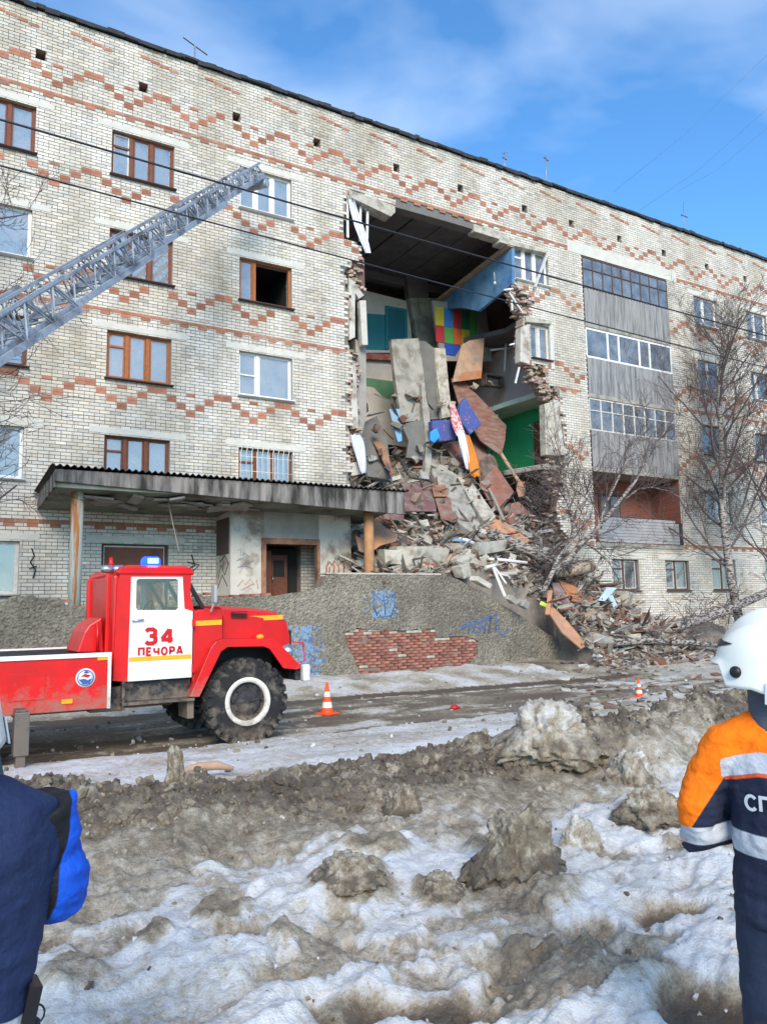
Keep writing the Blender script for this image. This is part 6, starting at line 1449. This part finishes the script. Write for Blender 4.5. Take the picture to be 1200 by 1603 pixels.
def wrinkle(me, amp, sc, seed):
    off = Vector((seed, seed*2, 0)); n_ = len(me.vertices); co = np.empty(n_*3, np.float32); no = np.empty(n_*3, np.float32); me.vertices.foreach_get('co', co); me.vertex_normals.foreach_get('vector', no); co = co.reshape(-1, 3); no = no.reshape(-1, 3); k = np.empty(n_, np.float32)
    for i, (x, y, z) in enumerate(co.tolist()):
        k[i] = mnoise.fractal(Vector((x*sc, y*sc, z*sc*2.2))+off, .8, 2, 3)*amp+(.3-abs(mnoise.noise(Vector((x*sc*1.4, y*sc*1.4, z*sc*3))+off)))*amp*.8
    me.vertices.foreach_set('co', (co+no*k[:, None]).ravel()); me.update()
def attr(me, name, fn):
    a = me.attributes.new(name, 'FLOAT', 'POINT'); a.data.foreach_set('value', np.array([fn(v.co) for v in me.vertices], np.float32))
def zone_mat(name, base, zones, rough=.8, bump=.6):
    m = bpy.data.materials.new(name); m.use_nodes = True; t = m.node_tree; b = t.nodes['Principled BSDF']; b.inputs['Roughness'].default_value = rough; b.inputs['Specular IOR Level'].default_value = .25
    LL = t.links.new; tcn = N(t, 'ShaderNodeTexCoord'); nz_ = N(t, 'ShaderNodeTexNoise', i_Scale=6., i_Detail=5); LL(tcn.outputs['Object'], nz_.inputs[0]); mr = N(t, 'ShaderNodeMapRange', i_1=.3, i_2=.7, i_3=.84, i_4=1.14); LL(nz_.outputs[0], mr.inputs[0])
    cur = None
    for an, col in zones:
        a = N(t, 'ShaderNodeAttribute', attribute_name=an); s = N(t, 'ShaderNodeMapRange', i_1=-.002, i_2=.002); LL(a.outputs['Fac'], s.inputs[0])
        mx_ = N(t, 'ShaderNodeMix', data_type='RGBA'); LL(s.outputs[0], mx_.inputs[0]); mx_.inputs[7].default_value = (*col, 1)
        if cur is None: mx_.inputs[6].default_value = (*base, 1)
        else: LL(cur, mx_.inputs[6])
        cur = mx_.outputs[2]
    sc = N(t, 'ShaderNodeVectorMath', operation='SCALE'); LL(cur, sc.inputs[0]); LL(mr.outputs[0], sc.inputs['Scale']); LL(sc.outputs[0], b.inputs['Base Color'])
    n2 = N(t, 'ShaderNodeTexNoise', i_Scale=16., i_Detail=5); LL(tcn.outputs['Object'], n2.inputs[0]); n4 = N(t, 'ShaderNodeTexNoise', i_Scale=420., i_Detail=2); LL(tcn.outputs['Object'], n4.inputs[0])
    ml = N(t, 'ShaderNodeMath', operation='MULTIPLY_ADD'); ml.inputs[1].default_value = .06; LL(n4.outputs[0], ml.inputs[0]); LL(n2.outputs[0], ml.inputs[2])
    bp = N(t, 'ShaderNodeBump', i_Strength=bump, i_Distance=.03); LL(ml.outputs[0], bp.inputs['Height']); LL(bp.outputs[0], b.inputs['Normal']); MT[name] = m
def person(label, px_c, depth, turn, zg, build):
    d = ray(px_c, 950); p = CAM+d*depth; p.z = zg
    yaw = YAW+math.atan((px_c-600)/F_PX)
    mtx = Matrix.Translation(p) @ Matrix.Rotation(-yaw+turn, 4, 'Z')
    root = thing('person', label, 'person', tuple(p))
    def place(name, me, mats, parent=root):
        me.transform(mtx); me.materials.clear()
        for q in mats: me.materials.append(MT[q])
        return put(name, me, parent)
    build(place, root); return root
def helmet(place, root, c, yawh, tilt=0):
    rot = Matrix.Rotation(yawh, 4, 'Z') @ Matrix.Rotation(tilt, 4, 'Y'); Tm = Matrix.Translation(c) @ rot @ Matrix.Scale(1.17, 4)
    m = MB(); vs = []; nu, nv = 40, 22                    # shell, x forward
    for i in range(nv+1):
        th_ = (math.pi*.70)*i/nv
        for j in range(nu):
            a = 2*math.pi*j/nu; s_, c_ = math.sin(th_), math.cos(th_); x = .168*s_*math.cos(a); y = .132*s_*math.sin(a); z = .150*c_
            if i > nv*.62:
                k = (i/nv-.62)/.38; back = max(0, -math.cos(a)); fl = 1+.10*k+.10*k*back; x = .168*math.sin(math.pi*.434)*math.cos(a)*fl; y = .132*math.sin(math.pi*.434)*math.sin(a)*fl; z = .150*math.cos(math.pi*.434)-.115*k*(.55+.45*back+.15*abs(math.sin(a)))
                if math.cos(a) > .55: z += .06*k
            z += (.020*math.exp(-(y/.026)**2)+.008*math.exp(-((abs(y)-.085)/.012)**2))*max(0, c_+.15)
            vs.append((x, y, z))
    m.add(vs, [(i*nu+j, (i+1)*nu+j, (i+1)*nu+(j+1) % nu, i*nu+(j+1) % nu) for i in range(nv) for j in range(nu)], 0, True)
    me = m.mesh('helmet', 'helmet'); me.transform(Tm); h = place('helmet', me, ['helmet']); sd = h.modifiers.new('s', 'SOLIDIFY'); sd.thickness = .006
    m = MB(); vs = []; n = 24
    for k in range(n+1):
        a = -1.15+2.3*k/n; e = 1-abs(a/1.15)**2.5
        for t_ in (-1, 0, 1): th_ = math.pi*(.345+.028*t_*e); vs.append((.168*1.02*math.sin(th_)*math.cos(a), .132*1.02*math.sin(th_)*math.sin(a), .150*1.02*math.cos(th_)))
    m.add(vs, [(k*3+q, k*3+q+1, k*3+q+4, k*3+q+3) for k in range(n) for q in range(2)], 0, True); me = m.mesh('visor_gap', 'helmet_black'); me.transform(Tm); place('visor_gap', me, ['helmet_black'], h)  # flush dark band painted for the shadowed slit between shell and visor
    for s_ in (-1, 1):
        m = MB(); m.ell((.045, s_*.134, -.005), (.017, .012, .017), 14, 8); me = m.mesh('pivot', 'helmet_black'); me.transform(Tm); place('pivot', me, ['helmet_black'], h)
        m = MB(); m.prism([(-.075, s_*.1405, -.085), (-.04, s_*.1455, -.085), (-.04, s_*.138, -.03), (-.075, s_*.130, -.03)], (0, s_*.004, 0)); me = m.mesh('reflective_patch', 'reflective'); me.transform(Tm); place('reflective_patch', me, ['reflective'], h)
    return h
def head_mesh(c, yawh):
    R_ = Matrix.Rotation(yawh, 3, 'Z'); c = Vector(c); f = lambda x, y, z: c+R_ @ Vector((x, y, z))
    pr = [('e', c+R_ @ Vector((-.01, 0, .02)), (.095, .075, .105), R_), ('e', f(.03, 0, -.05), (.06, .055, .065), R_), ('t', [f(-.02, 0, -.04), f(-.03, 0, -.12), f(-.04, 0, -.22)], [.06, .057, .065])]
    pr += [('e', f(.098, 0, -.02), (.016, .014, .024), R_), ('e', f(.085, 0, -.062), (.014, .024, .010), R_), ('e', f(.065, 0, -.1), (.022, .024, .018), R_)]
    for s_ in (-1, 1): pr += [('e', f(-.005, s_*.076, -.01), (.018, .010, .03), R_), ('e', f(.078, s_*.03, .012), (.016, .018, .010), R_)]
    return pr
NAVY, ORA, REF, BLK, ROY = lin((36, 42, 62)), lin((255, 122, 14)), lin((192, 194, 198)), lin((30, 30, 33)), lin((24, 88, 206))
PIPE = lin((238, 92, 40))
# --- right: rescuer in navy and orange jacket, seen from behind
def build_right(place, root):
    Vx = Vector
    hc = (-.03, .03, 1.595)
    body = head_mesh(hc, math.radians(158))
    body += [('t', [Vx((0, 0, .92)), Vx((0, 0, 1.15)), Vx((0, .01, 1.30)), Vx((0, .01, 1.40))], [(.17, .12), (.16, .12), (.17, .11), (.08, .07)])]
    arms = {}
    for s_ in (-1, 1):
        sh, el, wr = Vx((s_*.205, .0, 1.38)), Vx((s_*.325, -.02, 1.085)), Vx((s_*.12, .22, 1.12)); arms[s_] = (sh, el, wr)
        body += [('t', [sh, sh.lerp(el, .5), el, el.lerp(wr, .6), wr], [.06, .055, .045, .042, .032])]
        body += finger_set(wr, (-s_*.5, .8, .1), (-s_*.6, -.4, .3), (0, 0, 1))
        body += [('t', [Vx((s_*.10, 0, .92)), Vx((s_*.12, 0, .5)), Vx((s_*.12, -.01, .1)), Vx((s_*.12, .0, .05))], [.095, .065, .045, .045]), ('t', [Vx((s_*.12, -.04, .05)), Vx((s_*.13, .16, .04))], [.045, .04])]
    place('body', remesh(body, .012), ['skin'])
    jk = [('t', [Vx((.0, .0, .84)), Vx((.0, 0, .95)), Vx((0, -.005, 1.12)), Vx((0, 0, 1.28)), Vx((0, .01, 1.385)), Vx((-.01, .02, 1.47))], [(.215, .15), (.21, .15), (.20, .15), (.22, .15), (.19, .13), (.10, .1)])]
    for s_ in (-1, 1):
        sh, el, wr = arms[s_]; jk += [('t', [Vx((s_*.09, .01, 1.415)), sh+Vx((s_*.0, 0, -.01)), sh.lerp(el, .35)+Vx((s_*.012, 0, 0)), sh.lerp(el, .75)+Vx((s_*.008, -.01, 0)), el, el.lerp(wr, .5), wr], [.085, .082, .074, .070, .070, .064, .055])]
    me = remesh(jk, .0065, 10); wrinkle(me, .008, 7, 3); wrinkle(me, .0015, 20, 4)
    def sl(a, b, p): (x1, z1), (x2, z2) = a, b; dx, dz = x2-x1, z2-z1; l = math.hypot(dx, dz); return ((p.x-x1)*dz-(p.z-z1)*dx)/l
    # zones in figure space (mirror symmetric)
    def stripe(p):
        ax = abs(p.x); zc = 1.345-.30*max(0, ax-.10); return .030-abs(p.z-zc) if ax < .215 else -.01
    def orange(p):
        ax = abs(p.x); zc = 1.345-.30*max(0, ax-.10)
        if p.z > zc+.0 and ax < .22: return .02
        # outer arm: above the diagonal from (0.19,1.34) to (0.345,1.10)
        v = -(((ax-.19)*(1.10-1.34)-(p.z-1.34)*(.345-.19))/math.hypot(.155, .24)); v = ((p.z-1.31)*.155+(ax-.19)*.24)/math.hypot(.155, .24)
        return v if ax > .17 and p.y < .12 else -.01
    def cuff(p):
        ax = abs(p.x)
        if ax > .20: return .030-abs((p.z-1.085)-.10*(.30-ax)) if p.y < .14 else -.01
        return .034-abs(p.z-1.09)
    def piping(p):
        v = stripe(p); return .005-abs(p.z-(1.345-.30*max(0, abs(p.x)-.10)-.036)) if abs(p.x) < .21 else -.01
    attr(me, 'z_orange', orange); attr(me, 'z_stripe', stripe); attr(me, 'z_cuff', cuff); attr(me, 'z_pipe', piping)
    zone_mat('rescue_jacket', NAVY, [('z_orange', ORA), ('z_stripe', REF), ('z_pipe', PIPE), ('z_cuff', REF)])
    j = place('jacket', me, ['rescue_jacket'])
    lv, lf = letters('СПАСАТЕЛЬ', .042, .010, .013); mm = MB()
    mm.add([(a_+.045, -.150*math.sqrt(max(0, 1-((a_+.045)/.222)**2))-.014-c_, b_+1.225) for a_, b_, c_ in lv], lf); tz = mm.mesh('lettering', 'reflective')
    place('lettering', tz, ['reflective'], j)
    col = [('t', [Vx((-.01, .01, 1.42)), Vx((-.02, .02, 1.49)), Vx((-.03, .03, 1.55)), Vx((-.03, .03, 1.58))], [(.125, .115), (.112, .108), (.105, .105), (.10, .10)])]
    me = remesh(col, .008, 8); wrinkle(me, .005, 12, 5); place('hood', me, ['grey_cloth'])
    tp = [('t', [Vx((0, 0, .8)), Vx((0, 0, .92))], [(.19, .14), (.19, .14)])]
    for s_ in (-1, 1): tp += [('t', [Vx((s_*.095, 0, .9)), Vx((s_*.115, .0, .52)), Vx((s_*.12, -.01, .3)), Vx((s_*.12, -.01, .14))], [.118, .1, .088, .085])]
    me = remesh(tp, .010, 8); wrinkle(me, .007, 6, 9); place('trousers', me, ['navy_trouser'])
    for s_ in (-1, 1):
        me = remesh([('t', [Vx((s_*.12, -.03, .05)), Vx((s_*.13, .10, .045)), Vx((s_*.13, .18, .035))], [.055, .055, .04]), ('t', [Vx((s_*.12, -.01, .06)), Vx((s_*.12, -.01, .24))], [.06, .065])], .010, 4); place('boot', me, ['boot'])
    helmet(place, root, Vector(hc)+Vector((-.01, 0, .035)), math.radians(158))
person('person in white helmet, navy and orange rescue jacket seen from behind', 1225, 2.6, math.radians(-4), .0, build_right)
# --- left: person in navy padded vest over bright blue sleeves, mostly outside the frame
def build_left(place, root):
    Vx = Vector; hc = (-.065, .03, 1.60)
    body = head_mesh(hc, math.radians(100)); arms = {}
    body += [('t', [Vx((0, 0, .9)), Vx((0, 0, 1.1)), Vx((0, .01, 1.34)), Vx((0, .01, 1.42))], [(.17, .12), (.16, .12), (.19, .12), (.1, .09)])]
    for s_ in (-1, 1):
        sh, el, wr = Vx((s_*.185, .02, 1.37)), Vx((s_*.236, .05, 1.18)), Vx((s_*.10, .30, 1.27)); arms[s_] = (sh, el, wr)
        body += [('t', [sh, sh.lerp(el, .5), el, el.lerp(wr, .6), wr], [.055, .05, .045, .04, .032])]; body += finger_set(wr, (-s_*.5, .7, .3), (-s_*.6, -.4, .3), (0, 0, 1))
        body += [('t', [Vx((s_*.10, 0, .9)), Vx((s_*.12, 0, .5)), Vx((s_*.12, -.01, .1)), Vx((s_*.12, .0, .05))], [.095, .065, .045, .045]), ('t', [Vx((s_*.12, -.04, .05)), Vx((s_*.13, .16, .04))], [.045, .04])]
    place('body', remesh(body, .012), ['skin'])
    sv = []
    for s_ in (-1, 1):
        sh, el, wr = arms[s_]; sv += [('t', [sh, sh.lerp(el, .5), el+Vx((0, 0, .0)), el.lerp(wr, .5), wr], [.10, .095, .088, .078, .06]), ('e', el+Vx((s_*.005, -.01, -.01)), (.092, .095, .10))]
    me = remesh(sv, .007, 8); wrinkle(me, .010, 7, 12); wrinkle(me, .002, 20, 13)
    attr(me, 'z_black', lambda p: (.232+.17*(p.z-1.17)+.004*math.sin(p.z*40))-abs(p.x) if p.y < .16 else -.01)
    zone_mat('blue_sleeve', ROY, [('z_black', BLK)], .65); place('sleeves', me, ['blue_sleeve'])
    vt = [('t', [Vx((.0, .0, .80)), Vx((.0, 0, .9)), Vx((0, -.005, 1.05)), Vx((0, 0, 1.28)), Vx((0, .01, 1.38)), Vx((0, .02, 1.46))], [(.185, .15), (.185, .15), (.205, .155), (.25, .17), (.245, .145), (.10, .1)])]
    me = remesh(vt, .007, 10)
    wrinkle(me, .006, 6, 15)
    attr(me, 'z_ref', lambda p: .03-abs(p.z-.915+.16*abs(p.x))); zone_mat('navy_vest', lin((34, 46, 78)), [('z_ref', REF)], .7); v_ = place('vest', me, ['navy_vest'])
    m = MB(); pts = [Vx((.19+.02*math.cos(k), -.06, .90+.022*math.sin(k))) for k in np.linspace(0, 6.2, 16)]; m.tube(pts, .0025, 5, cap=False); place('drawcord', m.mesh('drawcord', 'helmet_black'), ['helmet_black'], v_)
    m = MB(); m.box((.175, -.05, .93), (.03, .08, .09), (0, .2, 0)); place('side_tab', m.mesh('side_tab', 'helmet_black'), ['helmet_black'], v_)
    tp = [('t', [Vx((0, 0, .76)), Vx((0, 0, .88))], [(.185, .14), (.185, .14)])]
    for s_ in (-1, 1): tp += [('t', [Vx((s_*.095, 0, .86)), Vx((s_*.115, .0, .5)), Vx((s_*.12, -.01, .3)), Vx((s_*.12, -.01, .14))], [.116, .1, .088, .085])]
    me = remesh(tp, .010, 8); wrinkle(me, .007, 6, 19); place('trousers', me, ['navy_trouser'])
    for s_ in (-1, 1):
        me = remesh([('t', [Vx((s_*.12, -.03, .05)), Vx((s_*.13, .10, .045)), Vx((s_*.13, .18, .035))], [.055, .055, .04]), ('t', [Vx((s_*.12, -.01, .06)), Vx((s_*.12, -.01, .24))], [.06, .065])], .010, 4); place('boot', me, ['boot'])
    me = remesh([('t', [Vx((0, .02, 1.40)), Vx((0, .03, 1.47)), Vx((0, .03, 1.53))], [(.125, .12), (.11, .10), (.098, .098)])], .008, 8); place('collar', me, ['grey_cloth'])
    helmet(place, root, Vector(hc)+Vector((0, .0, .035)), math.radians(100))
person('person in navy padded vest with bright blue sleeve cut by the left edge', -58, 1.95, math.radians(6), .0, build_left)
